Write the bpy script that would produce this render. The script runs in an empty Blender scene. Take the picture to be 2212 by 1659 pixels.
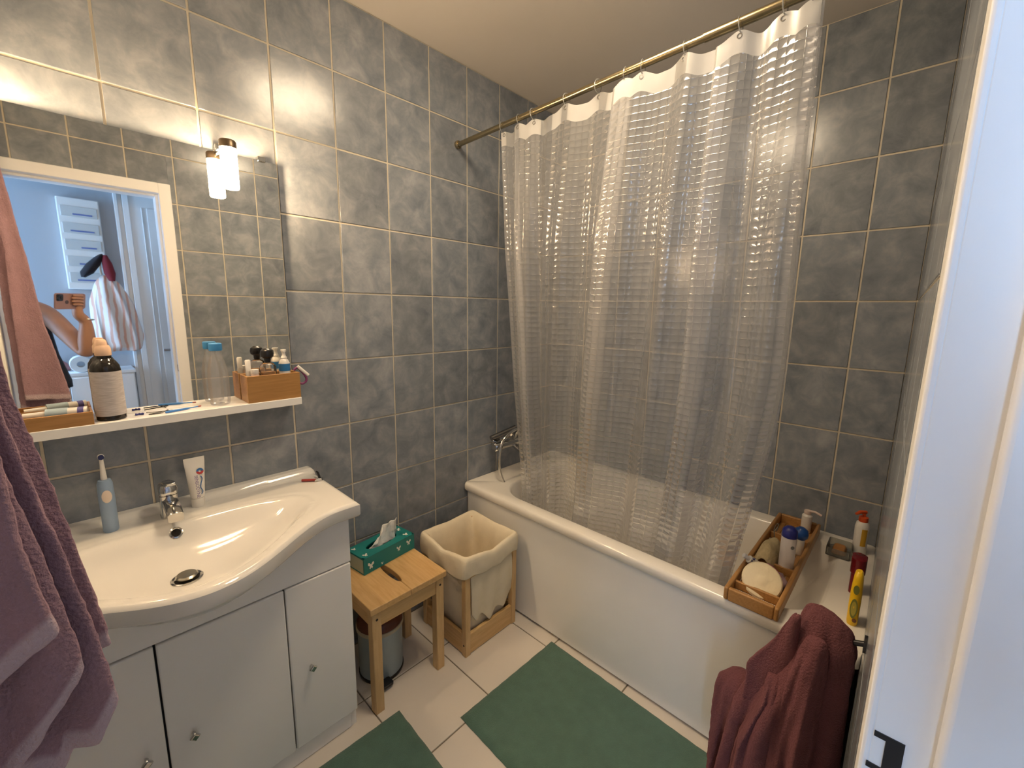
import bpy, math, random
from mathutils import Vector, Matrix, noise as mnoise
random.seed(7)
R = math.radians
SC = bpy.context.scene
C = SC.collection

# ------------------------------------------------------------------ camera, world, light, exposure
EYE = 1.42                                   # camera height above the floor
YAW, PITCH, ROLL = 0.8176, -0.1652, 0.0166
FPX, CX, CY, IW, IH = 922.8463, 1115.247, 819.9876, 2212, 1659
fwd = Vector((math.sin(YAW)*math.cos(PITCH), math.cos(YAW)*math.cos(PITCH), math.sin(PITCH)))
rgt0 = Vector((math.cos(YAW), -math.sin(YAW), 0)); up0 = rgt0.cross(fwd)
rgt = rgt0*math.cos(ROLL)+up0*math.sin(ROLL); upv = -rgt0*math.sin(ROLL)+up0*math.cos(ROLL)
cam = bpy.data.cameras.new('camera'); co = bpy.data.objects.new('camera', cam); C.objects.link(co)
cam.sensor_fit = 'HORIZONTAL'; cam.sensor_width = 36; cam.lens = FPX/IW*36
cam.shift_x = (IW/2-CX)/IW; cam.shift_y = (CY-IH/2)/IW
cam.clip_start = 0.001; cam.clip_end = 50
co.matrix_world = Matrix(((rgt.x, upv.x, -fwd.x, 0), (rgt.y, upv.y, -fwd.y, 0), (rgt.z, upv.z, -fwd.z, EYE), (0, 0, 0, 1)))
SC.camera = co
w = bpy.data.worlds.new('world'); SC.world = w; w.use_nodes = True
w.node_tree.nodes['Background'].inputs[0].default_value = (0.55, 0.72, 1.0, 1)
w.node_tree.nodes['Background'].inputs[1].default_value = 0.25
SC.view_settings.view_transform = 'Standard'; SC.view_settings.look = 'None'
SC.view_settings.gamma = 1; SC.view_settings.use_curve_mapping = False
SC.view_settings.exposure = 2.3
cy_ = SC.cycles; cy_.max_bounces = 6; cy_.diffuse_bounces = 5; cy_.glossy_bounces = 3; cy_.transmission_bounces = 2; cy_.transparent_max_bounces = 10; cy_.use_adaptive_sampling = True; cy_.adaptive_threshold = .03
LAMP = 54.0                                  # radiance of the frosted lamp glass
LAMP_COL = (1.0, 0.70, 0.40)
def area(name, loc, rot, sx, sy, power, col):
    l = bpy.data.lights.new(name, 'AREA'); l.shape = 'RECTANGLE'; l.size = sx; l.size_y = sy; l.energy = power; l.color = col
    o = bpy.data.objects.new(name, l); C.objects.link(o); o.location = loc; o.rotation_euler = rot; return o
# daylight entering the hallway through its window (behind the photographer, on the left)
area('hall_window_daylight', (-1.52, -0.68, 1.45), (0, R(-90), 0), 1.5, 0.9, 17, (0.40, 0.65, 1.0))

# ------------------------------------------------------------------ materials
def lin(h):
    h = h.lstrip('#'); o = []
    for i in (0, 2, 4):
        v = int(h[i:i+2], 16)/255; o.append(v/12.92 if v <= .04045 else ((v+.055)/1.055)**2.4)
    return tuple(o)
MATS = {}
def mat(name, col, rough=.5, metal=0, var=.06, scale=14, bump=0, bscale=120, coat=0, sheen=0, emit=0, sss=0, detail=3, alpha=None, stretch=None):
    if name in MATS: return MATS[name]
    if isinstance(col, str): col = lin(col)
    m = bpy.data.materials.new(name); m.use_nodes = True; nt = m.node_tree; N = nt.nodes; L = nt.links
    b = N['Principled BSDF']
    tc = N.new('ShaderNodeTexCoord'); src = tc.outputs['Object']
    if stretch:
        mp = N.new('ShaderNodeMapping'); mp.inputs['Scale'].default_value = stretch; L.new(src, mp.inputs[0]); src = mp.outputs[0]
    n = N.new('ShaderNodeTexNoise'); n.inputs['Scale'].default_value = scale; n.inputs['Detail'].default_value = detail
    L.new(src, n.inputs['Vector'])
    mx = N.new('ShaderNodeMix'); mx.data_type = 'RGBA'
    mx.inputs[6].default_value = (*[c*(1-var) for c in col], 1); mx.inputs[7].default_value = (*[min(1, c*(1+var)) for c in col], 1)
    L.new(n.outputs[0], mx.inputs[0]); L.new(mx.outputs[2], b.inputs['Base Color'])
    b.inputs['Roughness'].default_value = rough; b.inputs['Metallic'].default_value = metal
    if coat: b.inputs['Coat Weight'].default_value = coat; b.inputs['Coat Roughness'].default_value = .08
    if sheen: b.inputs['Sheen Weight'].default_value = sheen; b.inputs['Sheen Roughness'].default_value = .5
    if emit: b.inputs['Emission Color'].default_value = (*col, 1); b.inputs['Emission Strength'].default_value = emit
    if sss: b.inputs['Subsurface Weight'].default_value = sss; b.inputs['Subsurface Radius'].default_value = (.01, .005, .003)
    if bump:
        n2 = N.new('ShaderNodeTexNoise'); n2.inputs['Scale'].default_value = bscale; n2.inputs['Detail'].default_value = 4
        L.new(src, n2.inputs['Vector'])
        bp = N.new('ShaderNodeBump'); bp.inputs['Strength'].default_value = bump; bp.inputs['Distance'].default_value = .004
        L.new(n2.outputs[0], bp.inputs['Height']); L.new(bp.outputs[0], b.inputs['Normal'])
    MATS[name] = m; return m

def tile_mat():
    m = bpy.data.materials.new('slate_blue_tile'); m.use_nodes = True; nt = m.node_tree; N = nt.nodes; L = nt.links
    b = N['Principled BSDF']; g = N.new('ShaderNodeNewGeometry'); oi = N.new('ShaderNodeObjectInfo')
    cmb = N.new('ShaderNodeVectorMath'); cmb.operation = 'SCALE'; cmb.inputs[0].default_value = (7, 13, 5)
    L.new(oi.outputs['Random'], cmb.inputs['Scale'])
    ad = N.new('ShaderNodeVectorMath'); ad.operation = 'ADD'; L.new(g.outputs['Position'], ad.inputs[0]); L.new(cmb.outputs[0], ad.inputs[1])
    n = N.new('ShaderNodeTexNoise'); n.inputs['Scale'].default_value = 13; n.inputs['Detail'].default_value = 6; n.inputs['Roughness'].default_value = .62
    n.inputs['Distortion'].default_value = .4
    L.new(ad.outputs[0], n.inputs['Vector'])
    r = N.new('ShaderNodeValToRGB'); e = r.color_ramp.elements
    e[0].position = .28; e[0].color = (.152, .175, .214, 1); e[1].position = .75; e[1].color = (.350, .365, .395, 1)
    x = e.new(.5); x.color = (.228, .251, .284, 1)
    L.new(n.outputs[0], r.inputs[0])
    hv = N.new('ShaderNodeHueSaturation'); mr = N.new('ShaderNodeMapRange'); mr.inputs[3].default_value = .9; mr.inputs[4].default_value = 1.1
    L.new(oi.outputs['Random'], mr.inputs[0]); L.new(mr.outputs[0], hv.inputs['Value']); L.new(r.outputs[0], hv.inputs['Color'])
    L.new(hv.outputs[0], b.inputs['Base Color'])
    n2 = N.new('ShaderNodeTexNoise'); n2.inputs['Scale'].default_value = 45; n2.inputs['Detail'].default_value = 3
    L.new(ad.outputs[0], n2.inputs['Vector'])
    bp = N.new('ShaderNodeBump'); bp.inputs['Strength'].default_value = .06; bp.inputs['Distance'].default_value = .004
    L.new(n2.outputs[0], bp.inputs['Height']); L.new(bp.outputs[0], b.inputs['Normal'])
    b.inputs['Roughness'].default_value = .215
    MATS[m.name] = m; return m
def floor_tile_mat():
    m = mat('cream_floor_tile', (.71, .66, .60), .35, var=.05, scale=6, bump=.03, bscale=40); return m
def wood(name, col, col2, scale=9, rough=.45, axis=(1, 12, 12)):
    if name in MATS: return MATS[name]
    m = bpy.data.materials.new(name); m.use_nodes = True; nt = m.node_tree; N = nt.nodes; L = nt.links; b = N['Principled BSDF']
    tc = N.new('ShaderNodeTexCoord'); mp = N.new('ShaderNodeMapping'); mp.inputs['Scale'].default_value = axis; L.new(tc.outputs['Object'], mp.inputs[0])
    oi = N.new('ShaderNodeObjectInfo'); vm = N.new('ShaderNodeVectorMath'); vm.operation = 'SCALE'; vm.inputs[0].default_value = (3, 5, 9); L.new(oi.outputs['Random'], vm.inputs['Scale'])
    ad = N.new('ShaderNodeVectorMath'); L.new(mp.outputs[0], ad.inputs[0]); L.new(vm.outputs[0], ad.inputs[1])
    n = N.new('ShaderNodeTexNoise'); n.inputs['Scale'].default_value = scale; n.inputs['Detail'].default_value = 6; n.inputs['Distortion'].default_value = .6; L.new(ad.outputs[0], n.inputs['Vector'])
    r = N.new('ShaderNodeValToRGB'); e = r.color_ramp.elements
    e[0].position = .3; e[0].color = (*col2, 1); e[1].position = .7; e[1].color = (*col, 1)
    L.new(n.outputs[0], r.inputs[0]); L.new(r.outputs[0], b.inputs['Base Color']); b.inputs['Roughness'].default_value = rough
    MATS[name] = m; return m
def clear_mat(name, tint=(1, 1, 1), milky=.1, rough=.06, gloss=1.0):
    """thin clear plastic: see-through, with a Fresnel sheen and a little milkiness"""
    if name in MATS: return MATS[name]
    m = bpy.data.materials.new(name); m.use_nodes = True; nt = m.node_tree; N = nt.nodes; L = nt.links
    N.remove(N['Principled BSDF']); out = N['Material Output']
    tr = N.new('ShaderNodeBsdfTransparent'); tr.inputs[0].default_value = (*tint, 1)
    df = N.new('ShaderNodeBsdfDiffuse'); df.inputs[0].default_value = (*[min(1, t*.85) for t in tint], 1)
    tl = N.new('ShaderNodeBsdfTranslucent'); tl.inputs[0].default_value = (*[min(1, t*.85) for t in tint], 1)
    m0 = N.new('ShaderNodeMixShader'); m0.inputs[0].default_value = .5; L.new(df.outputs[0], m0.inputs[1]); L.new(tl.outputs[0], m0.inputs[2])
    m1 = N.new('ShaderNodeMixShader'); L.new(tr.outputs[0], m1.inputs[1]); L.new(m0.outputs[0], m1.inputs[2])
    tc = N.new('ShaderNodeTexCoord'); nz = N.new('ShaderNodeTexNoise'); nz.inputs['Scale'].default_value = 8; L.new(tc.outputs['Object'], nz.inputs['Vector'])
    mr = N.new('ShaderNodeMapRange'); mr.inputs[3].default_value = milky*.7; mr.inputs[4].default_value = milky*1.3; L.new(nz.outputs[0], mr.inputs[0]); L.new(mr.outputs[0], m1.inputs[0])
    gl = N.new('ShaderNodeBsdfGlossy'); gl.inputs['Roughness'].default_value = rough
    fr = N.new('ShaderNodeFresnel'); fr.inputs[0].default_value = 1.45
    mu = N.new('ShaderNodeMath'); mu.operation = 'MULTIPLY'; mu.inputs[1].default_value = gloss; L.new(fr.outputs[0], mu.inputs[0])
    m2 = N.new('ShaderNodeMixShader'); L.new(mu.outputs[0], m2.inputs[0]); L.new(m1.outputs[0], m2.inputs[1]); L.new(gl.outputs[0], m2.inputs[2])
    L.new(m2.outputs[0], out.inputs[0]); MATS[name] = m; return m
def curtain_mat():
    """clear vinyl with rows of small embossed oblongs (UV in metres)"""
    m = bpy.data.materials.new('embossed_clear_vinyl'); m.use_nodes = True; nt = m.node_tree; N = nt.nodes; L = nt.links
    N.remove(N['Principled BSDF']); out = N['Material Output']
    uv = N.new('ShaderNodeUVMap'); uv.uv_map = 'UVMap'; sp = N.new('ShaderNodeSeparateXYZ'); L.new(uv.outputs[0], sp.inputs[0])
    def M1(op, a, b=None, c=None):
        n = N.new('ShaderNodeMath'); n.operation = op
        for i, v in enumerate((a, b, c)):
            if v is None: continue
            if isinstance(v, (int, float)): n.inputs[i].default_value = v
            else: L.new(v, n.inputs[i])
        return n.outputs[0]
    def cell(src, size):                          # rounded pillow profile
        return M1('POWER', M1('ABSOLUTE', M1('SINE', M1('MULTIPLY', src, math.pi/size))), .55)
    h = M1('MULTIPLY', cell(sp.outputs[0], .026), cell(sp.outputs[1], .021))
    nz = N.new('ShaderNodeTexNoise'); nz.inputs['Scale'].default_value = 30; L.new(uv.outputs[0], nz.inputs['Vector'])
    h2 = M1('ADD', h, M1('MULTIPLY', nz.outputs[0], .35))
    bp = N.new('ShaderNodeBump'); bp.inputs['Strength'].default_value = .8; bp.inputs['Distance'].default_value = .0018; L.new(h2, bp.inputs['Height'])
    tr = N.new('ShaderNodeBsdfTransparent'); tr.inputs[0].default_value = (.95, .95, .96, 1)
    df = N.new('ShaderNodeBsdfDiffuse'); df.inputs[0].default_value = (.82, .81, .80, 1); L.new(bp.outputs[0], df.inputs['Normal'])
    tl = N.new('ShaderNodeBsdfTranslucent'); tl.inputs[0].default_value = (.8, .8, .8, 1)
    m0 = N.new('ShaderNodeMixShader'); m0.inputs[0].default_value = .5; L.new(df.outputs[0], m0.inputs[1]); L.new(tl.outputs[0], m0.inputs[2])
    mk = M1('MULTIPLY_ADD', h, .06, .33)
    m1 = N.new('ShaderNodeMixShader'); L.new(mk, m1.inputs[0]); L.new(tr.outputs[0], m1.inputs[1]); L.new(m0.outputs[0], m1.inputs[2])
    gl = N.new('ShaderNodeBsdfGlossy'); gl.inputs['Roughness'].default_value = .11; L.new(bp.outputs[0], gl.inputs['Normal'])
    fr = N.new('ShaderNodeFresnel'); fr.inputs[0].default_value = 1.5; L.new(bp.outputs[0], fr.inputs['Normal'])
    m2 = N.new('ShaderNodeMixShader'); L.new(M1('MINIMUM', M1('MULTIPLY', fr.outputs[0], 1.2), .34), m2.inputs[0]); L.new(m1.outputs[0], m2.inputs[1]); L.new(gl.outputs[0], m2.inputs[2])
    L.new(m2.outputs[0], out.inputs[0]); MATS[m.name] = m; return m
def towel_mat(name, col, hemcol):
    m = bpy.data.materials.new(name); m.use_nodes = True; nt = m.node_tree; N = nt.nodes; L = nt.links; b = N['Principled BSDF']
    uv = N.new('ShaderNodeUVMap'); uv.uv_map = 'UVMap'; sp = N.new('ShaderNodeSeparateXYZ'); L.new(uv.outputs[0], sp.inputs[0])
    mr = N.new('ShaderNodeMapRange'); mr.inputs[1].default_value = .972; mr.inputs[2].default_value = .980; L.new(sp.outputs[1], mr.inputs[0])
    tc = N.new('ShaderNodeTexCoord'); n = N.new('ShaderNodeTexNoise'); n.inputs['Scale'].default_value = 260; n.inputs['Detail'].default_value = 3; L.new(tc.outputs['Object'], n.inputs['Vector'])
    n3 = N.new('ShaderNodeTexNoise'); n3.inputs['Scale'].default_value = 18; L.new(tc.outputs['Object'], n3.inputs['Vector'])
    mxn = N.new('ShaderNodeMath'); mxn.operation = 'ADD'; L.new(n.outputs[0], mxn.inputs[0]); L.new(n3.outputs[0], mxn.inputs[1])
    hf = N.new('ShaderNodeMath'); hf.operation = 'MULTIPLY'; hf.inputs[1].default_value = .5; L.new(mxn.outputs[0], hf.inputs[0])
    mx = N.new('ShaderNodeMix'); mx.data_type = 'RGBA'; mx.inputs[6].default_value = (*[c*.7 for c in col], 1); mx.inputs[7].default_value = (*[c*1.3 for c in col], 1); L.new(hf.outputs[0], mx.inputs[0])
    m2 = N.new('ShaderNodeMix'); m2.data_type = 'RGBA'; m2.inputs[7].default_value = (*hemcol, 1); L.new(mr.outputs[0], m2.inputs[0]); L.new(mx.outputs[2], m2.inputs[6])
    L.new(m2.outputs[2], b.inputs['Base Color']); b.inputs['Roughness'].default_value = .95
    b.inputs['Sheen Weight'].default_value = .35; b.inputs['Sheen Roughness'].default_value = .45; b.inputs['Sheen Tint'].default_value = (*[min(1, c*3) for c in col], 1)
    bp = N.new('ShaderNodeBump'); bp.inputs['Strength'].default_value = .9; bp.inputs['Distance'].default_value = .004; L.new(n.outputs[0], bp.inputs['Height']); L.new(bp.outputs[0], b.inputs['Normal'])
    MATS[name] = m; return m
TILE = tile_mat(); GROUT = mat('beige_grout', (.62, .56, .45), .85, var=.12, scale=60)
FTILE = floor_tile_mat(); FGROUT = mat('tan_floor_grout', (.22, .19, .15), .9, var=.15, scale=60)
CEIL = mat('matt_ceiling_paint', (.66, .62, .57), .9, var=.02, scale=5)
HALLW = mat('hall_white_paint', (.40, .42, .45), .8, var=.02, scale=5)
WHITEP = mat('white_gloss_paint', (.88, .88, .88), .35, var=.02, scale=9, bump=.02, bscale=30)
LAC = mat('white_lacquer', (.88, .88, .87), .22, var=.015, scale=4)
CERAM = mat('white_ceramic', (.77, .76, .73), .08, var=.01, scale=4, coat=.5)
ENAM = mat('white_enamel', (.84, .81, .75), .12, var=.015, scale=4, coat=.4)
CHROME = mat('chrome', (.62, .61, .59), .12, 1, var=.05)
BRONZE = mat('brushed_brass_rod', (.40, .33, .20), .25, 1, var=.12, scale=40)
BLACKP = mat('black_plastic', (.012, .011, .012), .28, var=.2)
BAMBOO = wood('bamboo', (.47, .25, .085), (.36, .18, .055), 6, .4, (2, 25, 25))
PINE = wood('pale_pine', (.70, .46, .21), (.58, .35, .14), 5, .45, (18, 2, 18))
PINEV = wood('pale_pine_upright', (.72, .50, .25), (.60, .38, .17), 5, .45, (18, 18, 2))
PINEX = wood('pale_pine_rail', (.70, .47, .22), (.58, .36, .15), 5, .45, (2, 18, 18))
CANVAS = mat('cream_cotton', (.80, .71, .54), .9, var=.07, scale=30, bump=.25, bscale=400)
MAUVE = towel_mat('mauve_terry', (.30, .185, .22), (.47, .37, .41))
PLUM = towel_mat('plum_terry', (.150, .052, .060), (.20, .09, .09))
GREEN = mat('sage_green_pile', (.090, .178, .140), .95, var=.22, scale=26, bump=.8, bscale=420, sheen=.2)
WHITE = mat('white_plastic', (.80, .78, .74), .3, var=.02)

# ------------------------------------------------------------------ mesh helpers
W = {}                                          # world matrix of every thing (kept by hand)
def props(o, label=None, cat=None, group=None, kind=None):
    if label: o['label'] = label
    if cat: o['category'] = cat
    if group: o['group'] = group
    if kind: o['kind'] = kind
    return o
def thing(name, loc, label, cat, rz=0, group=None, kind=None):
    o = bpy.data.objects.new(name, None); C.objects.link(o); o.empty_display_size = .05
    o.location = loc; o.rotation_euler = (0, 0, rz)
    W[o] = Matrix.Translation(Vector(loc)) @ Matrix.Rotation(rz, 4, 'Z')
    return props(o, label, cat, group, kind)
class MB:
    def __init__(s): s.v = []; s.f = []; s.uv = None
    def add(s, vs, fs):
        k = len(s.v); s.v += [Vector(p) for p in vs]; s.f += [tuple(i+k for i in f) for f in fs]; return s
    def box(s, x0, x1, y0, y1, z0, z1):
        return s.add([(x0, y0, z0), (x1, y0, z0), (x1, y1, z0), (x0, y1, z0), (x0, y0, z1), (x1, y0, z1), (x1, y1, z1), (x0, y1, z1)],
                     [(3, 2, 1, 0), (4, 5, 6, 7), (0, 1, 5, 4), (1, 2, 6, 5), (2, 3, 7, 6), (3, 0, 4, 7)])
    def loft(s, rings, cap0=True, cap1=True, closed=True):
        n = len(rings[0]); vs = [p for r in rings for p in r]; fs = []
        for i in range(len(rings)-1):
            for j in range(n if closed else n-1):
                a = i*n+j; b = i*n+(j+1) % n; fs.append((a, b, b+n, a+n))
        if closed and cap0: fs.append(tuple(range(n-1, -1, -1)))
        if closed and cap1: fs.append(tuple((len(rings)-1)*n+j for j in range(n)))
        return s.add(vs, fs)
    def lathe(s, prof, c=(0, 0, 0), seg=24, sx=1, sy=1, cap0=True, cap1=True, axis=None):
        rings = []
        for r, z in prof: rings.append([Vector((r*sx*math.cos(2*math.pi*j/seg), r*sy*math.sin(2*math.pi*j/seg), z)) for j in range(seg)])
        if axis is not None:
            q = Vector((0, 0, 1)).rotation_difference(Vector(axis).normalized()); rings = [[q @ p for p in r] for r in rings]
        c = Vector(c); rings = [[p+c for p in r] for r in rings]
        return s.loft(rings, cap0, cap1)
    def tube(s, path, r, seg=10, caps=True):
        P = [Vector(p) for p in path]; rr = r if isinstance(r, (list, tuple)) else [r]*len(P); rings = []
        t0 = (P[1]-P[0]).normalized(); u = t0.orthogonal().normalized()
        for i, p in enumerate(P):
            t = ((P[min(i+1, len(P)-1)])-(P[max(i-1, 0)])).normalized()
            u = (u-t*u.dot(t)).normalized(); b = t.cross(u)
            rings.append([p+(u*math.cos(2*math.pi*j/seg)+b*math.sin(2*math.pi*j/seg))*rr[i] for j in range(seg)])
        return s.loft(rings, caps, caps)
    def ball(s, c, rx, ry=None, rz=None, seg=16, rings=10):
        ry = ry or rx; rz = rz or rx
        return s.lathe([(max(1e-4, math.sin(math.pi*i/rings)), -math.cos(math.pi*i/rings)) for i in range(rings+1)], (0, 0, 0), seg) if False else s._ball(c, rx, ry, rz, seg, rings)
    def _ball(s, c, rx, ry, rz, seg, rings):
        L = []
        for i in range(rings+1):
            a = math.pi*i/rings; k = max(1e-3, math.sin(a))
            L.append([Vector((c[0]+rx*k*math.cos(2*math.pi*j/seg), c[1]+ry*k*math.sin(2*math.pi*j/seg), c[2]-rz*math.cos(a))) for j in range(seg)])
        return s.loft(L)
    def xf(s, M, k0=0):
        for i in range(k0, len(s.v)): s.v[i] = M @ s.v[i]
        return s
    def build(s, name, m, parent=None, world=True, smooth=True, angle=38, bevel=0, bseg=2, sub=0, solid=0, label=None, cat=None, group=None, kind=None, disp=0, dscale=.05):
        me = bpy.data.meshes.new(name); me.from_pydata([tuple(p) for p in s.v], [], s.f); me.update()
        if s.uv:
            ul = me.uv_layers.new(name='UVMap')
            for lp in me.loops: ul.data[lp.index].uv = s.uv[lp.vertex_index]
        if smooth: me.shade_smooth(); me.set_sharp_from_angle(angle=R(angle))
        me.materials.append(MATS[m] if isinstance(m, str) else m)
        o = bpy.data.objects.new(name, me); C.objects.link(o)
        if parent is not None:
            o.parent = parent; PM = W.get(parent, Matrix())
            if world: o.matrix_parent_inverse = PM.inverted()
            W[o] = Matrix() if world else PM
        else: W[o] = Matrix()
        if bevel:
            b = o.modifiers.new('bevel', 'BEVEL'); b.width = bevel; b.segments = bseg; b.limit_method = 'ANGLE'; b.angle_limit = R(40)
        if solid:
            b = o.modifiers.new('thick', 'SOLIDIFY'); b.thickness = solid; b.offset = 0
        if sub:
            b = o.modifiers.new('sub', 'SUBSURF'); b.levels = sub; b.render_levels = sub
        if disp:
            tx = bpy.data.textures.new(name+'_clouds', 'CLOUDS'); tx.noise_scale = dscale
            b = o.modifiers.new('lumps', 'DISPLACE'); b.texture = tx; b.strength = disp; b.texture_coords = 'GLOBAL'
        return props(o, label, cat, group, kind)
def bx(*a): return MB().box(*a)
def rrect(cx, cy, hx, hy, r, z, n=12):
    pts = []
    for sx, sy, a0 in ((1, 1, 0), (-1, 1, 90), (-1, -1, 180), (1, -1, 270)):
        for i in range(n+1):
            a = R(a0+90*i/n); pts.append(Vector((cx+sx*(hx-r)+r*math.cos(a), cy+sy*(hy-r)+r*math.sin(a), z)))
    return pts
def ss(a, b, x):
    t = max(0, min(1, (x-a)/(b-a))); return t*t*(3-2*t)
def pw(x, pts):                                  # piecewise linear
    if x <= pts[0][0]: return pts[0][1]
    for (a, b), (c, d) in zip(pts, pts[1:]):
        if x <= c: return b+(d-b)*(x-a)/(c-a)
    return pts[-1][1]
def smoothpath(P, n=8):
    P = [Vector(p) for p in P]; out = []
    for i in range(len(P)-1):
        p0 = P[max(i-1, 0)]; p1 = P[i]; p2 = P[i+1]; p3 = P[min(i+2, len(P)-1)]
        for k in range(n):
            t = k/n; out.append(.5*((2*p1)+(p2-p0)*t+(2*p0-5*p1+4*p2-p3)*t*t+(3*p1-p0-3*p2+p3)*t**3))
    out.append(P[-1]); return out

# ------------------------------------------------------------------ the room
YA, XB, XD, CEILZ = 1.5825, 2.0323, -0.33, 2.456     # mirror wall, bath wall, near wall, ceiling height
YC0, YCS = 0.0205, 0.0226                            # door wall: y at the bath corner, and its slight skew
def yc(x): return YC0-(XB-x)*YCS
ROW3, TH, TW = 0.0461+EYE, 0.25, 0.2007
GAP = 0.0062
def struct(o, label, cat): return props(o, label, cat, kind='structure')
TM = {}
def tile_mesh(w, h, t=.007, c=.0012, m=None):
    m = m or TILE; key = (round(w, 4), round(h, 4), m.name)
    if key in TM: return TM[key]
    b = MB(); rings = []
    for i, z in ((0, 0), (0, t-c), (c, t)):
        rings.append([Vector((i, i, z)), Vector((w-i, i, z)), Vector((w-i, h-i, z)), Vector((i, h-i, z))])
    b.loft(rings, cap0=False)
    me = bpy.data.meshes.new('tile'); me.from_pydata([tuple(p) for p in b.v], [], b.f); me.materials.append(m); me.update(); TM[key] = me; return me
def lay(parent, org, U, V, n, ulines, vlines, skip=None, m=None):
    """tiles between grout lines; org + u*U + v*V, n = outward normal"""
    for i in range(len(ulines)-1):
        for j in range(len(vlines)-1):
            u0, u1, v0, v1 = ulines[i]+GAP/2, ulines[i+1]-GAP/2, vlines[j]+GAP/2, vlines[j+1]-GAP/2
            for (a0, a1, b0, b1) in ([(u0, u1, v0, v1)] if not skip else skip(u0, u1, v0, v1)):
                if a1-a0 < .012 or b1-b0 < .008: continue
                o = bpy.data.objects.new('tile', tile_mesh(a1-a0, b1-b0, m=m)); C.objects.link(o); o.parent = parent
                p = org+U*a0+V*b0-n*.0055
                jit = Matrix.Rotation(random.uniform(-.0025, .0025), 4, U) @ Matrix.Rotation(random.uniform(-.0025, .0025), 4, V)
                M = Matrix(((U.x, V.x, n.x, 0), (U.y, V.y, n.y, 0), (U.z, V.z, n.z, 0), (0, 0, 0, 1)))
                o.matrix_world = Matrix.Translation(p) @ jit @ M
ZL = [0.0]+[ROW3+TH*k for k in range(-5, 4) if 0.01 < ROW3+TH*k < CEILZ-.01]+[CEILZ]
XE = 0.9386
XL = [XD]+[XE+TW*k for k in range(-8, 7) if XD+.01 < XE+TW*k < XB-.01]+[XB]
wl = bx(XD-.12, XB+.12, YA+.0015, YA+.12, 0, CEILZ).build('wall_left', GROUT, smooth=False)
struct(wl, 'blue-grey tiled wall carrying the mirror and the shelf', 'wall')
lay(wl, Vector((0, YA, 0)), Vector((1, 0, 0)), Vector((0, 0, 1)), Vector((0, -1, 0)), XL, ZL)
YLn = [yc(XB)]+[0.1827+TW*k for k in range(0, 7)]+[YA]
wb = bx(XB+.0015, XB+.12, yc(XB)-.13, YA-.0015, 0, CEILZ).build('wall_back', GROUT, smooth=False)
struct(wb, 'blue-grey tiled wall behind the bathtub and its curtain', 'wall')
lay(wb, Vector((XB, 0, 0)), Vector((0, 1, 0)), Vector((0, 0, 1)), Vector((-1, 0, 0)), YLn, ZL)
# door wall (slightly out of square) with the doorway
DX0, DX1, DZ = -0.19, 0.452, 2.012; CW = .054
ang = math.atan(YCS); Uc = Vector((math.cos(ang), math.sin(ang), 0)); nC = Vector((-math.sin(ang), math.cos(ang), 0))
oC = Vector((0, yc(0), 0))
def wallC(b, u0, u1, v0, v1, z0, z1):
    k = len(b.v); b.box(u0, u1, v0, v1, z0, z1)
    M = Matrix(((Uc.x, nC.x, 0, oC.x), (Uc.y, nC.y, 0, oC.y), (0, 0, 1, 0), (0, 0, 0, 1)))
    return b.xf(M, k)
b = MB(); UE = (XB)/math.cos(ang); OD0, OD1, ODZ = DX0-.03, DX1+.03, DZ+.03
wallC(b, XD, OD0, -.125, -.0015, 0, CEILZ); wallC(b, OD1, UE, -.125, -.0015, 0, CEILZ); wallC(b, OD0, OD1, -.125, -.0015, ODZ, CEILZ)
wr = b.build('wall_right', GROUT, smooth=False); struct(wr, 'blue-grey tiled wall with the doorway, seen edge-on at the right', 'wall')
def skipC(u0, u1, v0, v1):
    a, bb, zt = DX0-CW+.006, DX1+CW-.006, DZ+CW-.006
    if u1 < a or u0 > bb or v0 > zt: return [(u0, u1, v0, v1)]
    out = []
    if u0 < a: out.append((u0, a, v0, v1))
    if u1 > bb: out.append((bb, u1, v0, v1))
    if v1 > zt: out.append((max(u0, a), min(u1, bb), zt, v1))
    return out
UL = [XD]+[.53+TW*k for k in range(-4, 8) if XD+.01 < .53+TW*k < UE-.01]+[UE]
lay(wr, oC, Uc, Vector((0, 0, 1)), nC, UL, ZL, skipC)
wf = bx(XD-.12, XD-.0015, yc(XD)-.13, YA-.0015, 0, CEILZ).build('wall_front', GROUT, smooth=False)
struct(wf, 'blue-grey tiled wall behind the open door', 'wall')
lay(wf, Vector((XD, YA, 0)), Vector((0, -1, 0)), Vector((0, 0, 1)), Vector((1, 0, 0)), [0]+[.18+TW*k for k in range(0, 8) if .18+TW*k < YA-yc(XD)-.02]+[YA-yc(XD)], ZL)
fl = bx(XD-.12, XB+.12, -.16, YA+.12, -.1, -.002).build('floor', FGROUT, smooth=False); struct(fl, 'cream ceramic tiled bathroom floor', 'floor')
FX = [XD]+[.945+.33*k for k in range(-3, 4) if XD+.01 < .945+.33*k < XB]+[XB]; FY = [-.16, -.03]+[.98+.33*k for k in range(-3, 2) if .98+.33*k > 0]+[YA]
GAP = .005
lay(fl, Vector((0, 0, -.0005)), Vector((1, 0, 0)), Vector((0, 1, 0)), Vector((0, 0, 1)), FX, FY, m=FTILE)
GAP = .0055
ce = bx(XD-.12, XB+.12, -.16, YA+.12, CEILZ, CEILZ+.1).build('ceiling', CEIL, smooth=False); struct(ce, 'plain matt off-white ceiling', 'ceiling')
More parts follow.
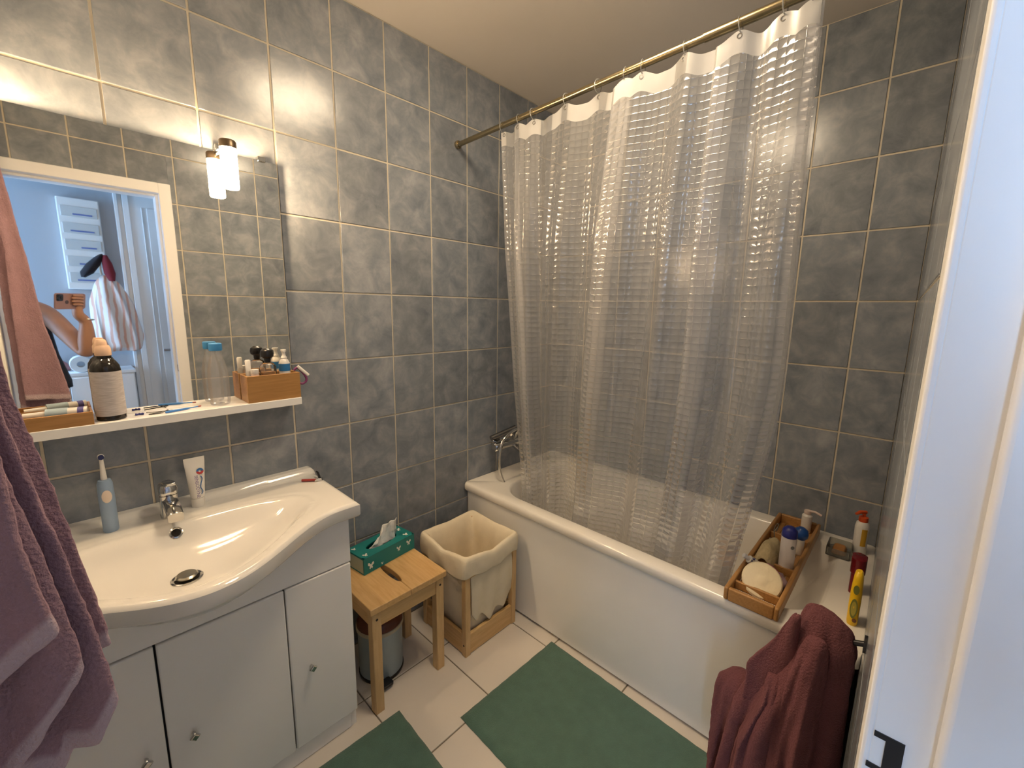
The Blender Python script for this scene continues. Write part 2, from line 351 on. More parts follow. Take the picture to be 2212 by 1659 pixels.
# door frame: casing, lining with rebate, strike plate
df = thing('door_1', (DX1, yc(DX1), 0), 'white painted door frame at the right edge of the picture', 'door frame', kind='structure')
b = MB(); wallC(b, DX1, DX1+.03, -.125, .004, 0, DZ); b.build('jamb', WHITEP, df, bevel=.003)
b = MB(); wallC(b, DX0-.03, DX0, -.125, .004, 0, DZ); b.build('jamb', WHITEP, df, bevel=.003)
b = MB(); wallC(b, DX0-.03, DX1+.03, -.125, .004, DZ, DZ+.03); b.build('head', WHITEP, df, bevel=.003)
b = MB(); wallC(b, DX1, DX1+CW, -.0005, .008, 0, DZ+CW); b.build('casing', WHITEP, df, bevel=.003)
b = MB(); wallC(b, DX0-CW, DX0, -.0005, .008, 0, DZ+CW); b.build('casing', WHITEP, df, bevel=.003)
b = MB(); wallC(b, DX0, DX1, -.0005, .008, DZ, DZ+CW); b.build('casing', WHITEP, df, bevel=.003)
b = MB(); wallC(b, DX1-.013, DX1+.001, -.125, -.036, 0, DZ); b.build('door_stop', WHITEP, df, bevel=.005, bseg=4)
b = MB(); wallC(b, DX0-.001, DX0+.013, -.125, -.036, 0, DZ); b.build('door_stop', WHITEP, df, bevel=.005, bseg=4)
b = MB(); wallC(b, DX0, DX1, -.125, -.042, DZ-.013, DZ+.001); b.build('door_stop', WHITEP, df, bevel=.005, bseg=4)
b = MB(); wallC(b, DX1, DX1+CW, -.137, -.1245, 0, DZ+CW); b.build('casing', WHITEP, df, bevel=.003)
b = MB(); wallC(b, DX0-CW, DX0, -.137, -.1245, 0, DZ+CW); b.build('casing', WHITEP, df, bevel=.003)
zs = 1.42-.376
b = MB(); wallC(b, DX1-.0012, DX1+.001, -.019, -.007, zs-.021, zs+.017)
wallC(b, DX1-.0012, DX1+.001, -.007, .001, zs+.012, zs+.017); wallC(b, DX1-.0012, DX1+.001, -.007, .003, zs-.021, zs-.016)
props(b.build('strike_plate', BLACKP, df, smooth=False), 'black latch opening cut in the white jamb')
# door leaf, folded back against the near wall
dl = thing('door_leaf', (-.174, .02, 0), 'white bathroom door standing open behind the hanging mauve towel', 'door')
bx(-.195, -.153, .0, .63, .012, 2.0).build('panel', WHITEP, dl, bevel=.003)
MB().lathe([(.024, 0), (.024, .005), (.018, .007)], (-.153, .60, .80), 20, axis=(1, 0, 0)).build('keyhole_plate', CHROME, dl)
bx(-.153, -.150, .54, .60, 1.98, 2.0).build('hook_plate', CHROME, dl)
MB().tube(smoothpath([(-.152, .57, 1.985), (-.125, .57, 1.975), (-.115, .57, 1.99), (-.115, .57, 2.0)]), .005).build('hook', CHROME, dl)

# ------------------------------------------------------------------ hallway seen in the mirror
hy0, hy1 = -1.15, -.15
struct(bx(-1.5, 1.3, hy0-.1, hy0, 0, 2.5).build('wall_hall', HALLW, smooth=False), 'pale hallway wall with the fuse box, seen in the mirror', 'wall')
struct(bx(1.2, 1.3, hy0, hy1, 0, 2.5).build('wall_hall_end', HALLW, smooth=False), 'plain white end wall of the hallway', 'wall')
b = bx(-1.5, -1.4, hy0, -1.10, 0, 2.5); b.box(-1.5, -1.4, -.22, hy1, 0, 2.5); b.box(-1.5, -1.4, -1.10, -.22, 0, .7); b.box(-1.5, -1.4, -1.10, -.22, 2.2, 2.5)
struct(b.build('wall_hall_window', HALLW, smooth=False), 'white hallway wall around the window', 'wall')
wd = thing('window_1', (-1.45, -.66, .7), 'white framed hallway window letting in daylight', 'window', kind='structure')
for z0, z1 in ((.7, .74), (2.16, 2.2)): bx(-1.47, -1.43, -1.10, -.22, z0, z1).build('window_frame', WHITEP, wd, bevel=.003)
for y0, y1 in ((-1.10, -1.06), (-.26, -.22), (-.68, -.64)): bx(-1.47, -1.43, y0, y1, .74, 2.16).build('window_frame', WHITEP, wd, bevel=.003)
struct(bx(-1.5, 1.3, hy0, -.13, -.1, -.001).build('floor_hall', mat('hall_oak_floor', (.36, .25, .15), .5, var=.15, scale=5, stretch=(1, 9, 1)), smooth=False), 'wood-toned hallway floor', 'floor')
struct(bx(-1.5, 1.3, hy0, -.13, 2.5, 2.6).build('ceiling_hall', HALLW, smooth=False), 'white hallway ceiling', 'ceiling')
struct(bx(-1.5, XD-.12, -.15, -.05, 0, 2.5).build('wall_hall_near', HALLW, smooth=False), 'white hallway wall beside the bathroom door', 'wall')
# second door across the hall: casing strips and leaf
d2 = thing('door_2', (.7, hy0, 0), 'white panelled door across the hallway, reflected in the mirror', 'door', kind='structure')
for x0, x1, t in ((.355, .375, .035), (.375, .40, .012), (.40, .435, .03)): bx(x0, x1, hy0+.0005, hy0+t, 0, 2.25).build('casing', WHITEP, d2, bevel=.003)
bx(.435, 1.12, hy0+.0005, hy0+.018, 0, 2.2).build('leaf', WHITEP, d2)
for x0, x1 in ((.50, .505), (.53, .60), (.62, .625), (.68, 1.0)): bx(x0, x1, hy0+.018, hy0+.026, .1, 2.1).build('panel', WHITEP, d2, bevel=.003)
MB().tube([(.60, hy0+.018, 1.06), (.60, hy0+.07, 1.06), (.53, hy0+.07, 1.06)], .009).build('handle', mat('pinkish_nickel', (.5, .42, .40), .3, .8), d2)
fb = thing('fuse_box', (.17, hy0, 1.52), 'white hallway fuse box with rows of breakers and blue label strips', 'fuse box')
bx(.07, .275, hy0+.0005, hy0+.05, 1.50, 2.10).build('housing', mat('fuse_white', (.72, .73, .72), .5), fb, bevel=.006)
for k in range(5):
    z = 1.545+k*.108
    p = bx(.085, .26, hy0+.05, hy0+.056, z, z+.068).build('breaker_row', mat('breaker_grey', (.52, .55, .55), .5), fb, bevel=.002)
    q = bx(.12+.02*(k % 3), .235, hy0+.056, hy0+.0575, z+.012, z+.022).build('label_strip', mat('label_blue', (.12, .17, .40), .6), p)

# ------------------------------------------------------------------ mirror, lamps, shelf
mi = thing('mirror', (.17, 1.567, 1.115), 'frameless rectangular mirror standing on the white shelf', 'mirror')
MX0, MX1, MZ0, MZ1 = -.19, .531, 1.1155, 1.861
bx(MX0, MX1, 1.565, 1.5695, MZ0, MZ1).build('glass', mat('silvered_glass', (.88, .88, .86), .015, 1, var=.0), mi, smooth=False)
bx(MX0+.05, MX1-.05, 1.5697, 1.5823, MZ0+.05, MZ1-.05).build('backing_board', mat('dark_board', (.1, .08, .06), .8), mi, smooth=False)
for x in (MX0+.04, MX1-.043): bx(x-.011, x+.011, 1.560, 1.5823, MZ1-.004, MZ1+.012).build('clip', CHROME, mi, bevel=.002)
GLASSE = mat('lit_frosted_glass', LAMP_COL, .5, var=0, emit=LAMP)
def lamp(x, label):
    t = thing('mirror_lamp', (x, 1.49, MZ1), label, 'lamp', group='lamps clipped to the mirror')
    z0, z1 = 1.745, 1.853
    MB().lathe([(.012, z0-.001), (.019, z0), (.0205, z0+.004), (.0205, z1)], (x, 1.49, 0), 28).build('glass_shade', GLASSE, t)
    MB().lathe([(.0213, z1), (.0213, z1+.018), (.019, z1+.021)], (x, 1.49, 0), 28).build('cap', mat('dark_nickel', (.16, .12, .08), .35, .8), t)
    MB().tube([(x, 1.495, z1+.012), (x, 1.573, z1+.012), (x, 1.5822, z1+.012)], .006).build('arm', CHROME, t)
    bx(x-.014, x+.014, 1.559, 1.5822, MZ1+.0005, MZ1+.02).build('clamp', CHROME, t, bevel=.003)
lamp(.381, 'lit frosted glass tube lamp at the upper right of the mirror')
lamp(-.090, 'matching lit tube lamp at the left end of the mirror')
cl = thing('ceiling_lamp', (.92, .73, CEILZ), 'round opal ceiling lamp whose reflection glints on the mirror wall tiles', 'lamp')
MB().lathe([(.193, CEILZ-.0005), (.193, CEILZ-.014), (.186, CEILZ-.018)], (.92, .73, 0), 40, cap0=False, cap1=False).build('base', WHITEP, cl)
MB().lathe([(.185, CEILZ-.015), (.184, CEILZ-.030), (.160, CEILZ-.052), (.112, CEILZ-.066), (.048, CEILZ-.072), (.004, CEILZ-.073)], (.92, .73, 0), 40, cap0=False).build('opal_bowl', mat('lit_opal_glass', (1.0, .79, .54), .4, var=0, emit=7.5), cl)
SH = 1.115
bx(-.2, .531, 1.481, 1.5823, SH-.024, SH).build('wall_shelf', LAC, bevel=.0015, label='narrow white wall shelf under the mirror', cat='shelf')

# -- things on the shelf
def openbox(name, x0, x1, y0, y1, z0, z1, t, label, cat, m=BAMBOO):
    th = thing(name, ((x0+x1)/2, (y0+y1)/2, z0), label, cat)
    bx(x0+t, x1-t, y0+t, y1-t, z0, z0+t).build('base', m, th, smooth=False)
    bx(x0, x1, y0, y0+t, z0, z1).build('side', m, th, bevel=.001); bx(x0, x1, y1-t, y1, z0, z1).build('side', m, th, bevel=.001)
    bx(x0, x0+t, y0+t, y1-t, z0, z1).build('end', m, th, bevel=.001); bx(x1-t, x1, y0+t, y1-t, z0, z1).build('end', m, th, bevel=.001)
    return th
openbox('bamboo_box', .376, .531, 1.486, 1.560, SH, 1.199, .006, 'open bamboo box of cosmetics at the right end of the shelf', 'box')
openbox('bamboo_box', -.198, -.112, 1.486, 1.560, SH, 1.190, .006, 'bamboo box at the far left end of the shelf beside the towel', 'box')
openbox('bamboo_tray', -.106, .034, 1.484, 1.560, SH, 1.148, .005, 'low bamboo tray of tubes on the left of the shelf', 'tray')
zb = SH+.006
t = thing('perfume_bottle', (.445, 1.512, zb), 'perfume bottle with round black stopper and amber liquid in the bamboo box', 'bottle')
MB().loft([rrect(.445, 1.512, .022, .016, .008, z, 4) for z in (zb, zb+.103)]+[rrect(.445, 1.512, .016, .012, .007, zb+.112, 4), rrect(.445, 1.512, .008, .008, .007, zb+.116, 4)]).build('flask', clear_mat('perfume_glass', (.97, .96, .94), .10, .05), t)
MB().loft([rrect(.445, 1.512, .020, .014, .007, z, 4) for z in (zb+.003, zb+.085)]).build('liquid', mat('amber_liquid', (.60, .26, .03), .15, var=.1), t)
MB().lathe([(.008, 0), (.010, .008), (.010, .014), (.018, .020), (.0195, .030), (.017, .040), (.009, .046)], (.445, 1.512, zb+.114), 20).build('stopper', BLACKP, t)
t = thing('foam_pump', (.499, 1.527, zb), 'white foam pump bottle with blue band in the bamboo box', 'bottle')
MB().lathe([(.015, 0), (.0165, .004), (.0165, .108), (.012, .118), (.008, .122)], (.499, 1.527, zb), 20, sx=1).build('body', WHITE, t)
MB().lathe([(.0170, .082), (.0170, .106)], (.499, 1.527, zb), 20, cap0=False, cap1=False).build('band', mat('bright_blue', (.03, .20, .48), .4), t)
MB().lathe([(.0085, .122), (.0095, .126), (.0055, .133), (.0050, .142), (.0085, .147), (.0085, .152)], (.499, 1.527, zb), 16).tube([(.499, 1.527, zb+.149), (.495, 1.512, zb+.148)], .0035).build('pump', WHITE, t)
t = thing('lipstick_tube', (.391, 1.520, zb), 'slim white tube standing at the left of the bamboo box', 'tube')
MB().lathe([(.008, 0), (.008, .09)], (.391, 1.520, zb), 16).build('case', WHITE, t); MB().lathe([(.0075, .0905), (.0078, .124), (.006, .1265)], (.391, 1.520, zb), 16).build('cap', WHITE, t)
t = thing('small_jar', (.404, 1.503, zb), 'short pinkish white jar in front of the slim tube', 'jar')
MB().lathe([(.011, 0), (.011, .082)], (.404, 1.503, zb), 16).build('body', mat('pale_pink', (.75, .60, .52), .4), t); MB().lathe([(.0105, .0825), (.0115, .084), (.0115, .097)], (.404, 1.503, zb), 16).build('lid', WHITE, t)
t = thing('hair_clip', (.535, 1.506, 1.20), 'purple and white clip hooked over the right end of the bamboo box', 'clip')
MB().tube([(.532, 1.505, 1.217), (.563, 1.500, 1.184)], .0055).build('bar', WHITE, t)
MB().tube(smoothpath([(.520, 1.507, 1.203), (.530, 1.506, 1.212), (.541, 1.506, 1.203), (.555, 1.502, 1.181), (.556, 1.501, 1.166), (.545, 1.502, 1.157), (.535, 1.504, 1.160)]), .0038).build('loop', mat('purple_plastic', (.22, .05, .16), .35), t)
t = thing('clear_bottle', (.312, 1.528, SH), 'empty clear plastic bottle with blue screw cap on the shelf', 'bottle')
CLR = clear_mat('clear_pet', (.98, .98, .99), .11, .06, .5)
MB().lathe([(.001, .004), (.012, .006), (.020, .001), (.025, .004), (.0265, .012), (.0262, .018), (.0270, .022), (.0270, .075), (.0275, .085), (.0245, .115), (.018, .142), (.0145, .155), (.0143, .168)], (.312, 1.528, SH), 28, cap1=False).build('body', CLR, t)
MB().lathe([(.0165, .166), (.0172, .168), (.0172, .186), (.0155, .188)], (.312, 1.528, SH), 24).build('cap', mat('cap_blue', (.05, .26, .58), .4), t)
t = thing('spray_bottle', (.069, 1.524, SH), 'dark bottle with white label and peach cap on the shelf', 'bottle')
MB().lathe([(.026, 0), (.0295, .003), (.0300, .02), (.0300, .130), (.0285, .142), (.022, .154), (.0155, .160), (.0150, .170)], (.069, 1.524, SH), 28).build('body', mat('dark_brown_glass', (.016, .014, .013), .08, var=.1), t)
m = mat('printed_label', (.50, .47, .47), .6, var=.45, scale=24, stretch=(2, 2, 16), detail=8)
MB().lathe([(.0305, .013), (.0305, .128)], (.069, 1.524, SH), 28, cap0=False, cap1=False).build('label', m, t)
MB().lathe([(.0158, .168), (.0165, .170), (.0160, .186), (.013, .194)], (.069, 1.524, SH), 20).build('collar', mat('peach_plastic', (.72, .50, .36), .45), t)
k = MB().lathe([(.012, 0), (.0115, .010), (.009, .016)], (.067, 1.524, SH+.193), 16); k.build('nozzle', MATS['peach_plastic'], t)
t = thing('toothbrush_case', (-.03, 1.52, SH+.006), 'pale blue and white travel tube lying in the low tray', 'tube')
z = SH+.0300
MB().tube([(-.084, 1.534, z), (-.045, 1.529, z), (-.044, 1.529, z)], [.007, .0085, .0105]).build('neck', WHITE, t)
MB().tube([(-.046, 1.529, z), (-.008, 1.522, z)], .0135, 16).build('sleeve', mat('powder_blue', (.38, .50, .58), .5), t)
MB().tube([(-.009, 1.522, z), (.026, 1.515, z)], .0125, 16).build('cap', WHITE, t)
MB().tube([(.009, 1.5185, z), (.020, 1.5163, z)], .0129, 16).build('band', mat('violet_blue', (.10, .09, .33), .5), t)
MB().tube([(-.095, 1.500, SH+.009), (-.03, 1.497, SH+.009)], .0035).build('plastic_stick', mat('pale_mint', (.5, .6, .5), .5), label='thin pale mint stick lying in the low bamboo tray', cat='stick')
t = thing('hair_bow', (.124, 1.528, SH), 'tiny dark blue bow lying on the shelf', 'bow'); BOW = mat('navy_ribbon', (.03, .035, .20), .6)
for s in (-1, 1): MB().loft([[Vector((.124+s*d, 1.528+y*hh, SH+zz)) for y, zz in ((-1, .001), (-1, .003+hh*.3), (1, .003+hh*.3), (1, .001))] for d, hh in ((.001, .002), (.005, .005), (.008, .006), (.009, .004))]).build('loop', BOW, t)
MB().ball((.124, 1.528, SH+.003), .003, .003, .003, 8, 6).build('knot', BOW, t)
t = thing('interdental_brush', (.21, 1.512, SH), 'bright blue interdental brush lying on the shelf', 'brush')
MB().loft([[Vector((.176, 1.499, SH+.001)), Vector((.176, 1.507, SH+.001)), Vector((.176, 1.507, SH+.006)), Vector((.176, 1.499, SH+.006))], [Vector((.225, 1.513, SH+.001)), Vector((.225, 1.521, SH+.001)), Vector((.225, 1.521, SH+.006)), Vector((.225, 1.513, SH+.006))], [Vector((.236, 1.520, SH+.002)), Vector((.236, 1.523, SH+.002)), Vector((.236, 1.523, SH+.005)), Vector((.236, 1.520, SH+.005))]]).build('handle', mat('bright_brush_blue', (.05, .22, .62), .4), t, bevel=.001)
MB().tube([(.235, 1.5215, SH+.0035), (.255, 1.5285, SH+.0035)], .0016).build('stem', MATS['bright_brush_blue'], t); MB().tube([(.255, 1.5285, SH+.0035), (.263, 1.531, SH+.0035)], .0018).build('tip', mat('dark_red', (.3, .03, .03), .5), t)
hp = smoothpath([(.140, 1.545, SH+.0015), (.165, 1.535, SH+.0015), (.195, 1.528, SH+.0022), (.185, 1.520, SH+.003), (.150, 1.517, SH+.002), (.143, 1.512, SH+.0015), (.165, 1.510, SH+.0015), (.178, 1.524, SH+.003), (.188, 1.546, SH+.0015)], 6)
MB().tube(hp, .0012, 6).build('hair_pin', BLACKP, label='black bent wire hair pin on the shelf', cat='hair pin')

# ------------------------------------------------------------------ vanity and washbasin
van = thing('vanity_cabinet', (.165, 1.41, 0), 'white vanity cabinet with three doors under the washbasin', 'cabinet')
VX0, VX1, VY, VT = -.222, .556, 1.25, .775
b = bx(VX0, VX0+.018, VY, YA-.003, 0, VT); b.box(VX1-.018, VX1, VY, YA-.003, 0, VT); b.box(VX0, VX1, YA-.012, YA-.003, .05, VT); b.box(VX0, VX1, VY, YA-.01, .055, .072)
b.build('carcass', LAC, van, bevel=.0015)
bx(VX0+.018, VX1-.018, VY-.004, VY+.012, .003, .066).build('plinth', LAC, van, bevel=.002)
bx(VX0+.018, VX1-.018, VY+.004, VY+.006, .07, .617).build('inner_shadow_board', mat('door_gap_shade', (.05, .05, .05), .9), van, smooth=False)  # near-black sheet that puts shade into the gaps between the doors
for x0, x1, kx in ((-.220, .0690, .030), (.0735, .357, .123), (.3605, .555, .4156)):
    d = bx(x0, x1, VY-.018, VY, .070, .612).build('door', LAC, van, bevel=.004, bseg=3)
    kb = MB(); kz = .332
    kb.lathe([(.005, 0), (.005, .010), (.011, .014), (.0125, .019), (.010, .023)], (kx, VY-.018, kz), 4, axis=(0, -1, 0)); kb.build('knob', CHROME, d, bevel=.002, smooth=False)
# washbasin: one moulded slab with a curved front and a soft rectangular bowl
BXC, BX0, BX1, BZ = .165, -.245, .580, .820
def yfront(x):
    t = abs(x-BXC); g = .5*(1+math.cos(math.pi*min(t, .36)/.36)); return 1.20-.17*g
def basin_z(x, y):
    t = (x-BXC)/.315; y1 = 1.442; y0 = yfront(x)+.030; ry = (y-(y0+y1)/2)/((y1-y0)/2)
    rho = (abs(t)**2.7+abs(ry)**2.7)**(1/2.7)
    z = BZ
    if rho < 1: z -= .088*(1-rho**2.2)*ss(0, .28, 1-rho)*.65+.088*(1-rho**2.2)*.35
    z += .016*ss(1.535, 1.552, y)
    if rho > 1: z += .0025*ss(1.0, 1.10, rho)-.0025
    return z
ws = thing('washbasin', (BXC, 1.4, .7), 'white ceramic washbasin with a bowed front', 'washbasin')
b = MB(); NX, NY = 96, 72; top = []; g = []
for j in range(NY+1):
    row = []
    for i in range(NX+1):
        x = BX0+(BX1-BX0)*i/NX; yf = yfront(x); v = j/NY
        y = YA-.002+(yf-(YA-.002))*v
        e = min(x-BX0, BX1-x, y-yf, 99); z = basin_z(x, y)
        if e < .010: z -= .010-math.sqrt(max(0, .010**2-(.010-max(0, e))**2))
        row.append(Vector((x, y, z)))
    g.append(row)
b.loft(g, closed=False)
# skirt: front lip, and the belly of the bowl sweeping back to the cabinet
def edge(k):
    P = [(BX0, YA-.002-(YA-.002-yfront(BX0))*j/12) for j in range(13)]+[(BX0+(BX1-BX0)*i/NX, yfront(BX0+(BX1-BX0)*i/NX)) for i in range(1, NX)]+[(BX1, yfront(BX1)+(YA-.002-yfront(BX1))*j/12) for j in range(13)]
    return P
E0 = edge(0); rows = []
def sk(inset, z, back=0):
    r = []
    for x, y in E0:
        nx = BXC+(x-BXC)*(1-inset/.41); bulge = max(0, 1.20-y)
        yy = y+(inset if y < 1.21 else 0)+back*bulge
        r.append(Vector((nx, min(yy, YA-.002), z(bulge) if callable(z) else z)))
    return r
rows = [sk(0, BZ-.009), sk(0, BZ-.040), sk(.003, BZ-.046), sk(.012, BZ-.049),
        sk(.018, lambda q: BZ-.050-q*.10, .06), sk(.024, lambda q: BZ-.052-q*.24, .25), sk(.030, lambda q: BZ-.053-q*.40, .60), sk(.034, lambda q: BZ-.054-q*.50, 1.0), sk(.060, lambda q: BZ-.054-q*.53, 1.0)]
b.loft([list(r) for r in rows], closed=False)
b.build('bowl', CERAM, ws, angle=55)
b = MB(); cols_ = []
for i in range(61):
    x = VX0+(VX1-VX0)*i/60; zt = min(BZ-.056, min(basin_z(x, VY-.02+.004*k) for k in range(9))-.016)
    cols_.append([Vector((x, VY-.016, .617)), Vector((x, VY+.002, .617)), Vector((x, VY+.002, zt)), Vector((x, VY-.016, zt))])
b.loft(cols_).build('fascia', LAC, van, angle=30)
def on_basin(x, y): return Vector((x, y, basin_z(x, y)))
oy = 1.412; p = on_basin(.157, oy); dz = (basin_z(.157, oy+.004)-basin_z(.157, oy-.004))/.008; nrm = Vector((0, -dz, 1)).normalized()
MB().lathe([(.0155, -.002), (.0155, .0015), (.0125, .0025), (.0105, .001), (.0105, -.001)], p+nrm*.001, 24, axis=nrm, cap1=False).build('overflow_ring', CHROME, ws)
MB().lathe([(.0106, -.0005), (.0106, .0)], p+nrm*.001, 20, axis=nrm).build('overflow_hole', mat('dark_hole', (.008, .006, .004), .9), ws, smooth=False)
p = on_basin(.152, 1.272)
MB().lathe([(.034, -.004), (.034, .002), (.031, .004), (.027, .002), (.026, -.001)], p, 32, cap1=False).build('drain_ring', CHROME, ws)
MB().lathe([(.026, .0), (.0262, .001)], p, 32).build('drain_gap', MATS['dark_hole'], ws, smooth=False)
MB().lathe([(.012, .001), (.0225, .006), (.0235, .010), (.020, .013)], p, 32).build('pop_up_plug', mat('dull_chrome', (.55, .52, .45), .25, 1), ws)
t = thing('basin_mixer', (.159, 1.495, BZ), 'chrome mixer tap on the washbasin ledge', 'tap')
MB().loft([rrect(.159, 1.495, .022, .022, .014, z, 4) for z in (BZ-.001, BZ+.006)]+[rrect(.159, 1.493, .0205, .0205, .014, z, 4) for z in (BZ+.008, BZ+.060, BZ+.066)]).build('body', CHROME, t)
MB().loft([[q for q in ring] for ring in [[Vector((.159+a*.017, y, zc+c*.012)) for a, c in ((-1, -.7), (-.7, -1), (.7, -1), (1, -.7), (1, .7), (.7, 1), (-.7, 1), (-1, .7))] for y, zc in ((1.482, BZ+.045), (1.45, BZ+.046), (1.415, BZ+.040), (1.395, BZ+.030))]]).build('spout', CHROME, t)
MB().loft([rrect(.159, 1.493, .021, .021, .014, BZ+.068, 4), rrect(.159, 1.493, .0215, .0215, .014, BZ+.085, 4), rrect(.159, 1.497, .018, .020, .012, BZ+.096, 4), rrect(.159, 1.500, .010, .012, .008, BZ+.101, 4)]).build('cartridge_cap', CHROME, t)
MB().loft([[Vector((.159+a*wd2, y, z+c*.004)) for a, c in ((-1, -1), (1, -1), (1, 1), (-1, 1))] for y, z, wd2 in ((1.495, BZ+.090, .012), (1.465, BZ+.101, .012), (1.430, BZ+.113, .013), (1.415, BZ+.117, .010))]).build('lever', CHROME, t, bevel=.002)
t = thing('electric_toothbrush', (.036, 1.500, BZ), 'pale blue electric toothbrush standing on the washbasin ledge', 'toothbrush')
PB = mat('toothbrush_blue', (.29, .40, .56), .4)
MB().lathe([(.0145, 0), (.0160, .003), (.0160, .05), (.0165, .09), (.0155, .132), (.0125, .142), (.005, .143)], (.036, 1.500, BZ), 24).build('handle', PB, t)
MB().loft([[Vector((.036+.010*math.cos(a)*s, 1.500-.0158-d, BZ+.100+.017*math.sin(a)*s)) for a in [2*math.pi*k/16 for k in range(16)]] for s, d in ((1, -.004), (1, .0005), (.85, .0015))]).build('button', mat('peach_white', (.78, .66, .56), .5), t)
MB().lathe([(.0065, .143), (.0062, .150), (.0045, .185), (.0040, .200)], (.036, 1.500, BZ), 16).build('brush_neck', WHITE, t)
k = MB().lathe([(.0065, 0), (.0070, .004), (.0065, .008)], (.036, 1.502, BZ+.205), 16, axis=(0, -1, 0)); k.build('brush_head', WHITE, t)
MB().lathe([(.0058, 0), (.0058, .008)], (.036, 1.4945, BZ+.205), 14, axis=(0, -1, 0)).build('bristles', mat('navy_bristles', (.02, .03, .12), .8), t)
t = thing('toothpaste_tube', (.229, 1.515, BZ), 'white toothpaste tube standing on its cap beside the tap', 'tube')
MB().lathe([(.0165, 0), (.0172, .002), (.0165, .026), (.012, .028)], (.229, 1.515, BZ), 24).build('cap', WHITE, t)
rings = []
for zz, hx, hy in ((.028, .0165, .0165), (.036, .0180, .0170), (.07, .0205, .0140), (.10, .0225, .0095), (.125, .0242, .0045), (.136, .0250, .0016), (.150, .0252, .0012)):
    rings.append([Vector((.229+hx*math.cos(2*math.pi*k/24), 1.515+hy*math.sin(2*math.pi*k/24), BZ+zz)) for k in range(24)])
MB().loft(rings).build('tube', WHITE, t)
def pface(zz):                                  # y of the tube's front face at height zz
    return 1.515-pw(zz, [(.028, .0165), (.036, .0170), (.07, .0140), (.10, .0095), (.125, .0045), (.136, .0016), (.15, .0012)])-.0008
def disc(name, m, c, r0, r1, a0, a1, parent):
    b = MB(); n = 18; ra = []
    for rr in (r0, r1): ra.append([Vector((c[0]+rr*math.cos(a0+(a1-a0)*k/n), pface(c[1]+rr*math.sin(a0+(a1-a0)*k/n))-.0003, BZ+c[1]+rr*math.sin(a0+(a1-a0)*k/n))) for k in range(n+1)])
    b.loft(ra, closed=False).build(name, m, parent, smooth=False)
PR, PBL, PPU = mat('print_red', (.50, .05, .05), .5), mat('print_blue', (.04, .16, .42), .5), mat('print_purple', (.12, .07, .26), .5)
disc('print_arc', PBL, (.239, .108), .0035, .009, 0, math.pi, t); disc('print_arc', PR, (.239, .108), .0035, .009, math.pi, 2*math.pi, t)
sw = [(.239, .094), (.242, .085), (.238, .072), (.236, .060), (.240, .048), (.236, .040)]
MB().tube([(x, pface(zz), BZ+zz) for x, zz in [(p.x, p.y) for p in smoothpath([(a, c, 0) for a, c in sw], 5)]], .0011, 6).build('print_swoosh', PBL, t)
fc = bpy.data.curves.new('print_name', 'FONT'); fc.body = 'SENSODYNE'; fc.size = .0118; fc.extrude = .0001; fc.align_x = 'LEFT'; fc.materials.append(PPU)
fo = bpy.data.objects.new('print_name_text', fc); C.objects.link(fo)
bpy.context.view_layer.update()
fme = bpy.data.meshes.new_from_object(fo.evaluated_get(bpy.context.evaluated_depsgraph_get())); bpy.data.objects.remove(fo)
FM = Matrix.Translation((.2235, 1.4968, BZ+.100)) @ Matrix(((0, 1, 0, 0), (0, 0, -1, 0), (-1, 0, 0, 0), (0, 0, 0, 1))) @ Matrix.Rotation(R(-9), 4, 'Y')
fb_ = MB(); fb_.add([FM @ v_.co for v_ in fme.vertices], [tuple(p_.vertices) for p_ in fme.polygons]); fb_.build('print_name', PPU, t, smooth=False)
t = thing('nail_clipper', (.545, 1.46, BZ), 'small red-handled nail clipper on the back corner of the washbasin', 'nail clipper')
MB().tube([(.512, 1.480, BZ+.006), (.548, 1.452, BZ+.006)], .0045, 8).build('handle', mat('dull_red', (.30, .03, .025), .45), t)
MB().loft([[Vector((x-.004, y-.004, BZ+.001)), Vector((x+.004, y+.004, BZ+.001)), Vector((x+.004, y+.004, BZ+zt)), Vector((x-.004, y-.004, BZ+zt))] for x, y, zt in ((.546, 1.452, .008), (.558, 1.450, .012), (.568, 1.446, .009))]).build('jaw', CHROME, t, bevel=.001)
MB().tube([(.560, 1.450, BZ+.010), (.566, 1.478, BZ+.018), (.566, 1.490, BZ+.021)], [.0045, .0045, .003], 8).build('lever', BLACKP, t)

# ------------------------------------------------------------------ stool, tissues, bin, laundry hamper, mats
t = thing('step_stool', (.765, 1.36, 0), 'pale pine step stool beside the vanity cabinet', 'stool')
SX0, SX1, SY0, SY1, SZ = .606, .920, 1.214, 1.498, .420
def board(x0, x1, cut):                          # half of the seat, with half of the hand slot cut into its inner edge
    xi = x1 if cut > 0 else x0; xo = x0 if cut > 0 else x1; ring = []
    n = 16; pts = [(xo, SY0), (xi, SY0)]
    ym = (SY0+SY1)/2
    for k in range(n+1):
        y = ym-.075+.15*k/n; pts.append((xi-cut*.014*math.sqrt(max(0, 1-((y-ym)/.075)**2)), y))
    pts += [(xi, SY1), (xo, SY1)]
    if cut < 0: pts = pts[::-1]
    return MB().loft([[Vector((x, y, z)) for x, y in pts] for z in (SZ-.024, SZ)])
xm = .763
board(SX0, xm-.0003, 1).build('seat_board', PINE, t, bevel=.0025); board(xm+.0003, SX1, -1).build('seat_board', PINE, t, bevel=.0025)
LG = .034
for x0 in (SX0+.008, SX1-LG-.008):
    for y0 in (SY0+.008, SY1-LG-.008):
        l = bx(x0, x0+LG, y0, y0+LG, 0, SZ-.0245).build('leg', PINEV, t, bevel=.003)
        if y0 < 1.3: MB().lathe([(.0045, 0), (.0045, .0008)], (x0+LG/2, y0, SZ-.052), 12, axis=(0, -1, 0)).build('screw', mat('dark_screw', (.03, .02, .015), .5), l, smooth=False)
